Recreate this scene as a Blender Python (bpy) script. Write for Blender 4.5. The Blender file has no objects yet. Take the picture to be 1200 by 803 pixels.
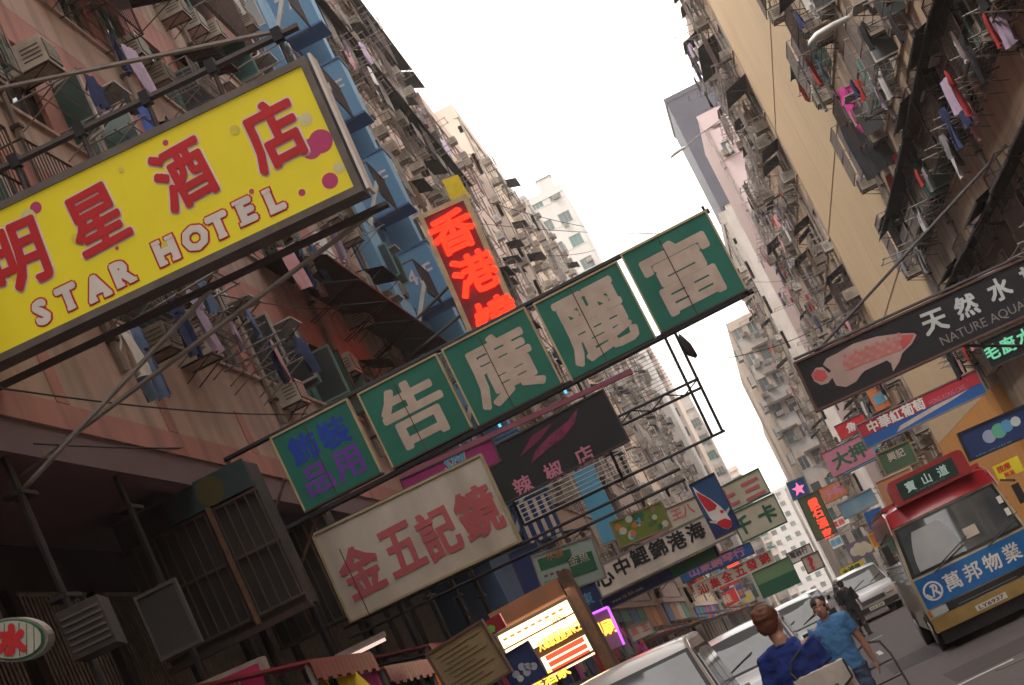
import bpy, bmesh, math, random
from mathutils import Vector, Matrix, Euler
R = math.radians
random.seed(7)
S = bpy.context.scene
C = S.collection

# ------------------------------------------------------------------ camera
FPX, PW, PH = 2400.0, 1200.0, 803.0
ROLL = R(25.8)
PITCH = math.atan(413.0/FPX)
EYE = 1.8
d = Vector((175, -413, FPX)).normalized()            # street direction in the levelled camera frame (right, up, forward)
zc = Vector((0, math.cos(PITCH), math.sin(PITCH)))
xc = Vector((zc.y*d.z-zc.z*d.y, zc.z*d.x-zc.x*d.z, zc.x*d.y-zc.y*d.x))
# rows: world axes expressed in levelled camera frame -> camera axes in world
def cam2world(v):
    return Vector((v.dot(xc), v.dot(d), v.dot(zc)))
if xc.x < 0: xc = -xc
RGT = cam2world(Vector((1,0,0))); UPV = cam2world(Vector((0,1,0))); FWD = cam2world(Vector((0,0,1)))
cr, sr = math.cos(ROLL), math.sin(ROLL)
CR = RGT*cr - UPV*sr          # image right after rolling
CU = UPV*cr + RGT*sr
cd = bpy.data.cameras.new('camera'); cam = bpy.data.objects.new('camera', cd); C.objects.link(cam)
m3 = Matrix((CR, CU, -FWD)).transposed()
cam.matrix_world = Matrix.Translation((0,0,EYE)) @ m3.to_4x4()
cd.sensor_width = 36; cd.lens = 36*FPX/PW; cd.clip_start = .2; cd.clip_end = 4000
cd.dof.use_dof = True; cd.dof.focus_distance = 32; cd.dof.aperture_fstop = 8.0
S.camera = cam
O0 = Vector((0,0,EYE))
def ray(px, py):
    return CR*(px-PW/2) - CU*(py-PH/2+0.0) + FWD*FPX
def at(px, py, Y):
    r = ray(px, py); return O0 + r*(Y/r.y)
def atx(px, py, X):
    r = ray(px, py); return O0 + r*(X/r.x)

# ------------------------------------------------------------------ world, sun, exposure
W = bpy.data.worlds.new('World'); S.world = W; W.use_nodes = True
nt = W.node_tree; nt.nodes.clear()
sky = nt.nodes.new('ShaderNodeTexSky'); sky.sky_type = 'NISHITA'; sky.sun_disc = False
sky.sun_elevation = R(58); sky.sun_rotation = R(222); sky.air_density = 1.0; sky.dust_density = 6.0
hs = nt.nodes.new('ShaderNodeHueSaturation'); hs.inputs['Saturation'].default_value = .12
mx = nt.nodes.new('ShaderNodeMix'); mx.data_type = 'RGBA'; mx.inputs[0].default_value = .7      # the cloud sheet over the blue
mx.inputs[7].default_value = (17.5, 16.6, 15.8, 1)
bg = nt.nodes.new('ShaderNodeBackground'); bg.inputs['Strength'].default_value = .12
ow = nt.nodes.new('ShaderNodeOutputWorld')
nt.links.new(sky.outputs[0], hs.inputs['Color']); nt.links.new(hs.outputs[0], mx.inputs[6])
nt.links.new(mx.outputs[2], bg.inputs[0]); nt.links.new(bg.outputs[0], ow.inputs[0])
sl = bpy.data.lights.new('sun', 'SUN'); sl.energy = 1.5; sl.angle = R(14); sl.color = (1, .93, .84)
so = bpy.data.objects.new('sun', sl); C.objects.link(so)
sv = Vector((math.sin(R(222))*math.cos(R(58)), math.cos(R(222))*math.cos(R(58)), math.sin(R(58))))
so.rotation_euler = sv.to_track_quat('Z', 'Y').to_euler()
S.view_settings.view_transform = 'Standard'; S.view_settings.look = 'None'
S.view_settings.exposure = 0.88; S.view_settings.gamma = 1

S.cycles.max_bounces = 6; S.cycles.diffuse_bounces = 3; S.cycles.volume_bounces = 0
S.cycles.transparent_max_bounces = 8

# ------------------------------------------------------------------ materials
MATS = {}
def mat(name, col, rough=.7, metal=0, var=.25, scale=3.0, streak=0.0, dirt=(.07,.055,.05), bump=0.0, spec=.4, emit=None, estr=0):
    if name in MATS: return MATS[name]
    m = bpy.data.materials.new(name); m.use_nodes = True; n = m.node_tree; L = n.links
    b = n.nodes['Principled BSDF']
    b.inputs['Roughness'].default_value = rough; b.inputs['Metallic'].default_value = metal
    b.inputs['Specular IOR Level'].default_value = spec
    c = (*col, 1)
    if var > 0 or streak > 0:
        g = n.nodes.new('ShaderNodeNewGeometry')
        no = n.nodes.new('ShaderNodeTexNoise'); no.inputs['Scale'].default_value = scale; no.inputs['Detail'].default_value = 5
        L.new(g.outputs['Position'], no.inputs['Vector'])
        mr = n.nodes.new('ShaderNodeMapRange'); mr.inputs[1].default_value = .35; mr.inputs[2].default_value = .7
        mr.inputs[3].default_value = 0; mr.inputs[4].default_value = var
        L.new(no.outputs[0], mr.inputs[0])
        mi = n.nodes.new('ShaderNodeMix'); mi.data_type = 'RGBA'
        mi.inputs[6].default_value = c; mi.inputs[7].default_value = (*dirt, 1)
        L.new(mr.outputs[0], mi.inputs[0])
        out = mi.outputs[2]
        if streak > 0:
            mp = n.nodes.new('ShaderNodeMapping'); mp.inputs['Scale'].default_value = (2.6, 2.6, .2)
            L.new(g.outputs['Position'], mp.inputs[0])
            n2 = n.nodes.new('ShaderNodeTexNoise'); n2.inputs['Scale'].default_value = .8; n2.inputs['Detail'].default_value = 8
            L.new(mp.outputs[0], n2.inputs['Vector'])
            r2 = n.nodes.new('ShaderNodeMapRange'); r2.inputs[1].default_value = .48; r2.inputs[2].default_value = .72
            r2.inputs[3].default_value = 0; r2.inputs[4].default_value = streak
            L.new(n2.outputs[0], r2.inputs[0])
            m2 = n.nodes.new('ShaderNodeMix'); m2.data_type = 'RGBA'; m2.inputs[7].default_value = (*dirt, 1)
            L.new(out, m2.inputs[6]); L.new(r2.outputs[0], m2.inputs[0]); out = m2.outputs[2]
        L.new(out, b.inputs['Base Color'])
        if bump > 0:
            bp = n.nodes.new('ShaderNodeBump'); bp.inputs['Strength'].default_value = bump; bp.inputs['Distance'].default_value = .03
            L.new(no.outputs[0], bp.inputs['Height']); L.new(bp.outputs[0], b.inputs['Normal'])
    else:
        b.inputs['Base Color'].default_value = c
    if emit:
        b.inputs['Emission Color'].default_value = (*emit, 1); b.inputs['Emission Strength'].default_value = estr
    MATS[name] = m; return m
def flat(name, col, rough=.6, **k): return mat(name, col, rough, var=.30, scale=3, streak=.22, dirt=tuple(x*.55+.012 for x in col), bump=.15, **k)

M_glass = mat('window_glass', (.035,.045,.05), .12, var=.3, scale=1.2, dirt=(.12,.13,.13), spec=.7)
M_glass_teal = mat('teal_glass', (.05,.12,.11), .25, var=.3, scale=1.2, dirt=(.02,.03,.03), spec=.6)
M_alu = mat('aged_aluminium', (.42,.40,.38), .5, .3, var=.4, scale=6)
M_paintframe = mat('pale_window_paint', (.5,.46,.42), .6, var=.4, scale=6)
M_teal = mat('teal_frame', (.10,.22,.19), .6, var=.4, scale=6)
M_iron = mat('dark_iron', (.045,.035,.035), .6, .2, var=.5, scale=8, dirt=(.13,.06,.035))
M_rust = mat('rusty_iron', (.16,.09,.06), .8, .2, var=.6, scale=8, dirt=(.05,.035,.03))
M_bars = mat('grey_bars', (.25,.23,.22), .6, .2, var=.5, scale=8, dirt=(.1,.05,.03))
M_ac = mat('old_ac_casing', (.46,.41,.34), .6, var=.5, scale=5, dirt=(.16,.11,.08))
M_acg = mat('ac_grille', (.09,.08,.075), .7, var=.4, scale=20)
M_black = mat('black_sheet', (.018,.017,.022), .75, var=.5, scale=2.5, dirt=(.05,.045,.045))
M_blackgrey = mat('charcoal_sheet', (.05,.045,.045), .8, var=.5, scale=2.5, dirt=(.1,.08,.07))
M_pipe = mat('pipe_grey', (.3,.26,.23), .6, var=.5, scale=4)
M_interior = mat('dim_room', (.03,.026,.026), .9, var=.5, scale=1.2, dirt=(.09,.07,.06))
WALLS = {
 'salmon': mat('salmon_render', (.47,.215,.185), .85, var=.35, scale=1.3, streak=.55, dirt=(.17,.10,.09), bump=.3),
 'cream_pink': mat('cream_pink_render', (.48,.345,.29), .85, var=.35, scale=1.3, streak=.6, dirt=(.17,.12,.10), bump=.3),
 'tan': mat('ochre_render', (.58,.425,.26), .8, var=.22, scale=.35, streak=.32, dirt=(.36,.22,.12), bump=.15),
 'cream': mat('stained_cream_render', (.56,.43,.30), .85, var=.25, scale=1.6, streak=.55, dirt=(.26,.15,.08), bump=.3),
 'blue': mat('blue_render', (.07,.14,.27), .8, var=.4, scale=1.2, streak=.6, dirt=(.05,.10,.22)),
 'sky_blue': mat('light_blue_render', (.13,.25,.37), .8, var=.4, scale=1.5, streak=.6, dirt=(.08,.2,.35)),
 'pale': mat('pale_render', (.50,.41,.34), .85, var=.3, scale=.9, streak=.5, dirt=(.28,.21,.17)),
 'brown': mat('brown_render', (.42,.32,.26), .85, var=.4, scale=1.2, streak=.6, dirt=(.08,.06,.055)),
 'grey': mat('grey_render', (.40,.36,.33), .85, var=.35, scale=.8, streak=.5, dirt=(.17,.14,.13)),
 'white': mat('white_render', (.42,.40,.38), .85, var=.2, scale=.6, streak=.35, dirt=(.33,.29,.27)),
 'slate': mat('slate_grey_cladding', (.03,.03,.05), .6, var=.2, scale=.3, dirt=(.06,.06,.085)),
 'pink': mat('pale_pink_tiles', (.44,.345,.34), .7, var=.2, scale=.6, streak=.3, dirt=(.36,.25,.25)),
 'orange': mat('orange_render', (.62,.27,.06), .75, var=.2, scale=.8, streak=.2, dirt=(.35,.14,.04)),
}
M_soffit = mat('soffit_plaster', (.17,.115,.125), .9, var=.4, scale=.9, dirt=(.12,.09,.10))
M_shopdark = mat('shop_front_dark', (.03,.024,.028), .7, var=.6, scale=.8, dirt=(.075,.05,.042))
M_shade_metal=mat('shade_dark_metal',(.022,.018,.02),.8,var=.4,scale=6,dirt=(.05,.035,.03))  # near-black colour carries the shade under the arcade
M_asphalt = mat('asphalt', (.085,.072,.072), .85, var=.4, scale=5, dirt=(.13,.11,.11), bump=.5)
M_pave = mat('pavement_slabs', (.2,.18,.17), .85, var=.4, scale=2)
M_kerb = mat('kerb_granite', (.3,.28,.27), .8, var=.4, scale=4)
M_roadpaint = mat('worn_road_paint', (.62,.60,.57), .7, var=.5, scale=9, dirt=(.12,.1,.1))

# ------------------------------------------------------------------ helpers
def tag(o, label=None, cat=None, group=None, kind=None):
    if label: o['label'] = label
    if cat: o['category'] = cat
    if group: o['group'] = group
    if kind: o['kind'] = kind
    return o
def empty(name, loc, rz=0, label=None, cat=None, group=None):
    o = bpy.data.objects.new(name, None); C.objects.link(o); o.location = loc; o.rotation_euler = (0,0,rz)
    o.empty_display_size = .2
    return tag(o, label, cat, group)
class MB:
    """collects boxes, bars, tubes, quads into one mesh"""
    def __init__(s): s.v=[]; s.f=[]; s.mi=[]; s.mats=[]; s.sm=[]
    def m(s, mt):
        if mt not in s.mats: s.mats.append(mt)
        return s.mats.index(mt)
    def box(s, x0,y0,z0,x1,y1,z1, mt):
        i=len(s.v); k=s.m(mt)
        if x0>x1: x0,x1=x1,x0
        if y0>y1: y0,y1=y1,y0
        if z0>z1: z0,z1=z1,z0
        s.v += [(x0,y0,z0),(x1,y0,z0),(x1,y1,z0),(x0,y1,z0),(x0,y0,z1),(x1,y0,z1),(x1,y1,z1),(x0,y1,z1)]
        for q in ((0,3,2,1),(4,5,6,7),(0,1,5,4),(1,2,6,5),(2,3,7,6),(3,0,4,7)):
            s.f.append(tuple(i+a for a in q)); s.mi.append(k); s.sm.append(False)
        return s
    def bar(s, a, b, r, mt, n=4, r2=None, caps=True, smooth=False):
        a=Vector(a); b=Vector(b); ax=(b-a)
        if ax.length<1e-6: return s
        ax.normalize(); u=ax.orthogonal().normalized(); w=ax.cross(u); k=s.m(mt); i=len(s.v); r2=r if r2 is None else r2
        for p,rr in ((a,r),(b,r2)):
            for j in range(n):
                t=2*math.pi*(j+.5)/n; s.v.append(tuple(p+u*math.cos(t)*rr+w*math.sin(t)*rr))
        for j in range(n):
            s.f.append((i+j,i+(j+1)%n,i+n+(j+1)%n,i+n+j)); s.mi.append(k); s.sm.append(smooth)
        if caps:
            s.f.append(tuple(i+j for j in reversed(range(n)))); s.mi.append(k); s.sm.append(False)
            s.f.append(tuple(i+n+j for j in range(n))); s.mi.append(k); s.sm.append(False)
        return s
    def path(s, pts, r, mt, n=6):
        for a,b in zip(pts, pts[1:]): s.bar(a,b,r,mt,n)
        return s
    def poly(s, pts, mt, smooth=False):
        i=len(s.v); s.v += [tuple(p) for p in pts]; s.f.append(tuple(range(i,i+len(pts)))); s.mi.append(s.m(mt)); s.sm.append(smooth); return s
    def prism(s, pts, off, mt):
        """polygon pts (3-D, flat) extruded by vector off"""
        off=Vector(off); n=len(pts); i=len(s.v); k=s.m(mt)
        s.v += [tuple(p) for p in pts]+[tuple(Vector(p)+off) for p in pts]
        s.f.append(tuple(range(i,i+n))); s.f.append(tuple(i+n+j for j in reversed(range(n))))
        for j in range(n): s.f.append((i+j,i+n+j,i+n+(j+1)%n,i+(j+1)%n))
        s.mi += [k]*(n+2); s.sm += [False]*(n+2); return s
    def mesh(s, name):
        me=bpy.data.meshes.new(name); me.from_pydata(s.v,[],s.f)
        for mt in s.mats: me.materials.append(mt)
        me.polygons.foreach_set('material_index', s.mi); me.polygons.foreach_set('use_smooth', s.sm); me.update(); return me
    def build(s, name, parent=None, loc=None, rot=None):
        return put(name, s.mesh(name), parent, loc, rot)
def put(name, me, parent=None, loc=None, rot=None):
    o=bpy.data.objects.new(name, me); C.objects.link(o)
    if parent: o.parent=parent
    if loc is not None: o.location=loc
    if rot is not None: o.rotation_euler=rot
    return o

# ------------------------------------------------------------------ glyph meshes
WS = bpy.data.scenes.new('workshop')       # an empty side scene where text and remeshed bodies are evaluated quickly
_g = {}
def glyph(body, shear=0.0, extr=.01):
    key=(body,shear)
    if key in _g: return _g[key]
    c=bpy.data.curves.new('txt','FONT'); c.body=body; c.shear=shear; c.resolution_u=2; c.fill_mode='FRONT'
    o=bpy.data.objects.new('txt',c); WS.collection.objects.link(o)
    vl=WS.view_layers[0]; vl.update(); dg=vl.depsgraph; dg.update(); me=bpy.data.meshes.new_from_object(o.evaluated_get(dg))
    bpy.data.objects.remove(o); bpy.data.curves.remove(c)
    xs=[v.co.x for v in me.vertices]; ys=[v.co.y for v in me.vertices]
    r=([tuple(v.co) for v in me.vertices],[tuple(p.vertices) for p in me.polygons],(min(xs),max(xs),min(ys),max(ys)))
    bpy.data.meshes.remove(me); _g[key]=r; return r
def text_part(parent, body, cx, cz, h, mt, y=-.02, offset=.0, w=None, name='lettering', tilt=0.0, thick=.006, shear=0.0):
    """lettering standing on the local XZ plane, facing local -Y, fitted in a box of height h (and width w);
    offset thickens the strokes (share of the height) by overlapping shifted sheets 0.15 mm apart"""
    vs,fs,(x0,x1,y0,y1)=glyph(body,shear)
    sc=h/max(1e-5,(y1-y0)); sx=(w/(x1-x0)) if w else sc
    mx_,my_=(x0+x1)/2,(y0+y1)/2; ct,st=math.cos(tilt),math.sin(tilt)
    out=[]; F=[]; sh=[(0,0)]
    if offset>.03: sh=[(offset*h*math.cos(a*math.pi/5),offset*h*math.sin(a*math.pi/5)) for a in range(10)]+([(offset*h*.5*math.cos(a*math.pi/2),offset*h*.5*math.sin(a*math.pi/2)) for a in range(4)])
    elif offset>0: sh=[(offset*h*q,offset*h*r) for q in (-1,1) for r in (-1,1)]
    layers=[(y-.00015*i,s_) for i,s_ in enumerate(sh)]
    if thick>.02: layers+= [(y-thick*t,s_) for t in (.25,.5,.75,1) for s_ in sh[::2]]
    for (yy,(dx,dz)) in layers:
        i0=len(out)
        for (a,b,c) in vs:
            X=(a-mx_)*sx+dx; Z=(b-my_)*sc+dz
            out.append((cx+X*ct-Z*st, yy, cz+X*st+Z*ct))
        F+=[tuple(i0+q for q in f) for f in fs]
    me=bpy.data.meshes.new(name); me.from_pydata(out,[],F); me.materials.append(mt); me.update()
    return put(name, me, parent)

# ------------------------------------------------------------------ shared facade pieces (local: x along the wall, -y out to the street, z up)
def window_mesh(w,h,frame,cols,trans):
    b=MB(); t=.045
    b.box(-w/2,-.05,0,w/2,.03,t,frame).box(-w/2,-.05,h-t,w/2,.03,h,frame)
    b.box(-w/2,-.05,t,-w/2+t,.03,h-t,frame).box(w/2-t,-.05,t,w/2,.03,h-t,frame)
    for i in range(1,cols):
        x=-w/2+w*i/cols; b.box(x-.02,-.045,t,x+.02,.025,h-t,frame)
    if trans: b.box(-w/2+t,-.04,h*.7-.018,w/2-t,.02,h*.7+.018,frame)
    return b.mesh('window')
PANE={}
def pane_mesh(w,h,mt):
    k=(round(w,3),round(h,3),mt.name)
    if k not in PANE: PANE[k]=MB().box(-w/2,-.008,0,w/2,.008,h,mt).mesh('pane')
    return PANE[k]
FR=[M_alu,M_paintframe,M_teal,M_iron]
WIN={}
def add_window(root, x, z, y=0, w=1.5, h=1.35, cols=3, frame=None, near=True, glass=None, open_leaf=0):
    frame=frame or random.choice(FR); glass=glass or random.choice([M_glass,M_glass,M_glass_teal])
    k=(w,h,cols,frame.name)
    if k not in WIN: WIN[k]=window_mesh(w,h,frame,cols,True)
    if near:
        o=put('window',WIN[k],root,(x,y,z))
        cw=w/cols
        for i in range(cols):
            px=-w/2+cw*(i+.5)
            put('pane',pane_mesh(cw-.05,h*.7-.07,glass),o,(px,0,.047)); put('pane',pane_mesh(cw-.05,h*.3-.07,glass),o,(px,0,h*.7+.02))
        if open_leaf:
            kk=('leaf',w,h,frame.name,glass.name)
            if kk not in WIN:
                b=MB(); lw=w/cols; hh=h*.68
                b.box(0,-.02,0,lw,.02,.04,frame).box(0,-.02,hh-.04,lw,.02,hh,frame).box(0,-.02,.04,.04,.02,hh-.04,frame).box(lw-.04,-.02,.04,lw,.02,hh-.04,frame)
                b.box(.04,-.006,.04,lw-.04,.006,hh-.04,glass); WIN[kk]=b.mesh('casement_leaf')
            for sgn in ([1,-1] if open_leaf==2 else [1]):
                l=put('casement_leaf',WIN[kk],root,(x+sgn*w/2,y-.055,z+.02),(0,0,R(-70-random.random()*30) if sgn>0 else R(-95-random.random()*25)))
    else:
        kk=('far',)+k+(glass.name,)
        if kk not in WIN:
            b=MB(); t=.06
            b.box(-w/2,0,0,w/2,.02,h,glass)
            b.box(-w/2,-.05,0,w/2,0,t,frame).box(-w/2,-.05,h-t,w/2,0,h,frame).box(-w/2,-.05,t,-w/2+t,0,h-t,frame).box(w/2-t,-.05,t,w/2,0,h-t,frame)
            for i in range(1,cols): b.box(-w/2+w*i/cols-.03,-.045,t,-w/2+w*i/cols+.03,0,h-t,frame)
            WIN[kk]=b.mesh('window')
        o=put('window',WIN[kk],root,(x,y,z))
    return o
def ac_mesh(case,wd=.31,ht=.42,dp=.5,brk=True,slats=6):
    b=MB(); b.box(-wd,-dp,.03,wd,.1,ht,case)
    b.box(-wd+.05,-dp-.015,.07,wd-.05,-dp,ht-.05,M_acg)
    for i in range(slats): z=.09+i*(ht-.16)/slats; b.box(-wd+.05,-dp-.022,z,wd-.05,-dp-.015,z+.014,case)
    for s in (-1,1):
        for i in range(4): b.box(s*wd,-dp*.9,.12+i*.06,s*(wd+.008),-dp*.35,.135+i*.06,M_acg)
        b.bar((s*wd*.9,-dp,.015),(s*wd*.9,.1,.015),.013,M_iron,caps=False)
        if brk: b.bar((s*wd*.9,-dp*.9,.01),(s*wd*.9,.05,-.24),.010,M_iron,caps=False)
    b.box(-wd,-dp,0,wd,-dp+.03,.03,M_iron)
    return b.mesh('air_conditioner')
M_ac2=mat('grimy_ac_casing', (.33,.28,.23), .7, var=.6, scale=4, dirt=(.12,.08,.06)); M_ac3=mat('pale_ac_casing', (.55,.52,.48), .5, var=.35, scale=5, dirt=(.25,.2,.16))
ACS=[ac_mesh(M_ac),ac_mesh(M_ac2,.29,.38,.42,False,5),ac_mesh(M_ac3,.33,.43,.36,True,7),ac_mesh(M_ac2,.33,.44,.55,True,4)]
AC=ACS[0]
def ac_hood():
    b=MB(); b.box(-.4,-.75,.50,.4,.05,.53,M_alu); b.bar((-.38,-.7,.5),(-.38,.05,.15),.012,M_iron).bar((.38,-.7,.5),(.38,.05,.15),.012,M_iron); return b.mesh('hood')
ACH=ac_hood()
def cage_mesh(w,h,d,mt,bot=True):
    b=MB(); r=.014
    for z in (0,h*.5,h):
        b.bar((-w/2,0,z),(-w/2,-d,z),r,mt).bar((w/2,0,z),(w/2,-d,z),r,mt).bar((-w/2,-d,z),(w/2,-d,z),r*1.3,mt)
    n=int(w/.14)
    for i in range(n+1):
        x=-w/2+w*i/n; b.bar((x,-d,0),(x,-d,h),.008 if 0<i<n else .016,mt,caps=False)
    for s in (-1,1):
        for j in range(1,4): b.bar((s*w/2,-d*j/4,0),(s*w/2,-d*j/4,h),.008,mt,caps=False)
    for j in range(1,5): b.bar((-w/2,-d*j/5,0),(w/2,-d*j/5,0),.009,mt,caps=False)
    return b.mesh('window_cage')
CAGES=[cage_mesh(1.7,1.5,.55,M_bars),cage_mesh(2.1,1.55,.7,M_iron),cage_mesh(1.3,1.0,.5,M_rust),cage_mesh(1.8,.6,.65,M_bars)]
def awning_mesh(w,dep,mt,drop=.28):
    b=MB(); n=int(w/.12); k=b.m(mt); i0=len(b.v)      # corrugated sheet
    for i in range(n+1):
        x=-w/2+w*i/n; c=.025*(i%2)
        for (y,z) in ((0,0),(-dep,-drop)):
            b.v += [(x,y,z+c),(x,y,z+c-.015)]
    for i in range(n):
        a=i0+4*i; e=a+4
        for q in ((a,a+2,e+2,e),(a+1,e+1,e+3,a+3),(a+2,a+3,e+3,e+2)): b.f.append(q); b.mi.append(k); b.sm.append(False)
    for s in (-1,1): b.bar((s*w*.46,-dep*.9,-drop*.9-.03),(s*w*.46,0,-drop-.35),.012,M_iron)
    b.bar((-w/2,-dep,-drop-.03),(w/2,-dep,-drop-.03),.015,M_iron)
    return b.mesh('awning')
AWN=[awning_mesh(2.2,.8,M_black,.22),awning_mesh(1.6,.6,M_blackgrey,.25),awning_mesh(2.8,1.0,M_black,.3)]
def rack_mesh(w,d):
    b=MB()
    for s in (-1,1): b.bar((s*w/2,0,0),(s*w/2,-d,.02),.016,M_bars); b.bar((s*w/2,-d*.85,0),(s*w/2,0,-.4),.012,M_bars)
    for j in range(4): b.bar((-w/2-.1,-d*(.35+.2*j),.02),(w/2+.1,-d*(.35+.2*j),.02),.01,M_bars)
    return b.mesh('drying_rack')
RACK=rack_mesh(1.7,1.05)
def pole_mesh():
    b=MB(); b.bar((-.5,0,0),(-.5,-1.5,.1),.017,M_bars); b.bar((.5,0,0),(.5,-1.5,.1),.017,M_bars); b.bar((-.6,-1.45,.1),(.6,-1.45,.1),.013,M_bars); b.bar((-.6,-.9,.06),(.6,-.9,.06),.013,M_bars); return b.mesh('drying_rack')
POLE=pole_mesh()

# laundry: closed thin cloth shapes with folds
GARM={}
def garment_mesh(kind, seed, mt):
    k=(kind,seed,mt.name)
    if k in GARM: return GARM[k]
    rnd=random.Random(seed*31+len(kind)); b=MB(); mi=b.m(mt)
    def sheet(x0t,x1t,x0b,x1b,zt,zb,nx=7,nz=5,amp=.045):
        i0=len(b.v); ph=rnd.random()*6
        for side in (0,1):
            for j in range(nz+1):
                t=j/nz; a=x0t+(x0b-x0t)*t; e=x1t+(x1b-x1t)*t; z=zt+(zb-zt)*t
                for i in range(nx+1):
                    s=i/nx; edge=0 if (i in(0,nx) or j in(0,nz)) else .012
                    yy=amp*math.sin(ph+s*14+t*2)*(.4+t)+ (edge if side else -edge)
                    b.v.append((a+(e-a)*s+.015*math.sin(5*t+ph), yy, z+.02*math.sin(ph+s*7)*t))
        N=(nx+1)*(nz+1)
        for side in (0,1):
            for j in range(nz):
                for i in range(nx):
                    a=i0+side*N+j*(nx+1)+i; q=(a,a+1,a+nx+2,a+nx+1)
                    b.f.append(q if side==0 else q[::-1]); b.mi.append(mi); b.sm.append(True)
    if kind=='shirt':
        sheet(-.22,.22,-.24,.24,0,-.68); sheet(-.22,-.1,-.42,-.26,0,-.34,2,3); sheet(.1,.22,.26,.42,0,-.34,2,3)
    elif kind=='trousers':
        sheet(-.2,.2,-.21,.21,0,-.3); sheet(-.21,.0,-.2,-.06,-.3,-.98,3,5); sheet(0,.21,.06,.2,-.3,-.98,3,5)
    elif kind=='towel':
        sheet(-.3,.3,-.29,.31,0,-.9)
    else:
        sheet(-.12,.12,-.16,.16,0,-.5)
    GARM[k]=b.mesh('garment'); return GARM[k]
CLOTH={n:mat('cloth_'+n,c,.9,var=.25,scale=8,dirt=tuple(x*.5 for x in c)) for n,c in dict(
    navy=(.03,.045,.12),white=(.62,.6,.6),black=(.02,.02,.025),pink=(.55,.08,.3),lilac=(.45,.36,.5),red=(.42,.04,.04),
    rose=(.55,.3,.33),denim=(.10,.15,.28),grey=(.25,.25,.27),magenta=(.62,.06,.32),yellow=(.75,.55,.04),orange=(.7,.16,.05),blue=(.06,.12,.4)).items()}
def hang(loc, kind, colour, label, group=None, rz=0, sc=1.0):
    o=put({'shirt':'hanging_shirt','trousers':'hanging_trousers','towel':'hanging_towel','rag':'hanging_cloth'}[kind], garment_mesh(kind,random.randint(0,3),CLOTH[colour]))
    o.location=loc; o.rotation_euler=(0,R(random.uniform(-4,4)),rz); o.scale=(sc,sc,sc)
    return tag(o,label,'laundry',group)

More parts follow.
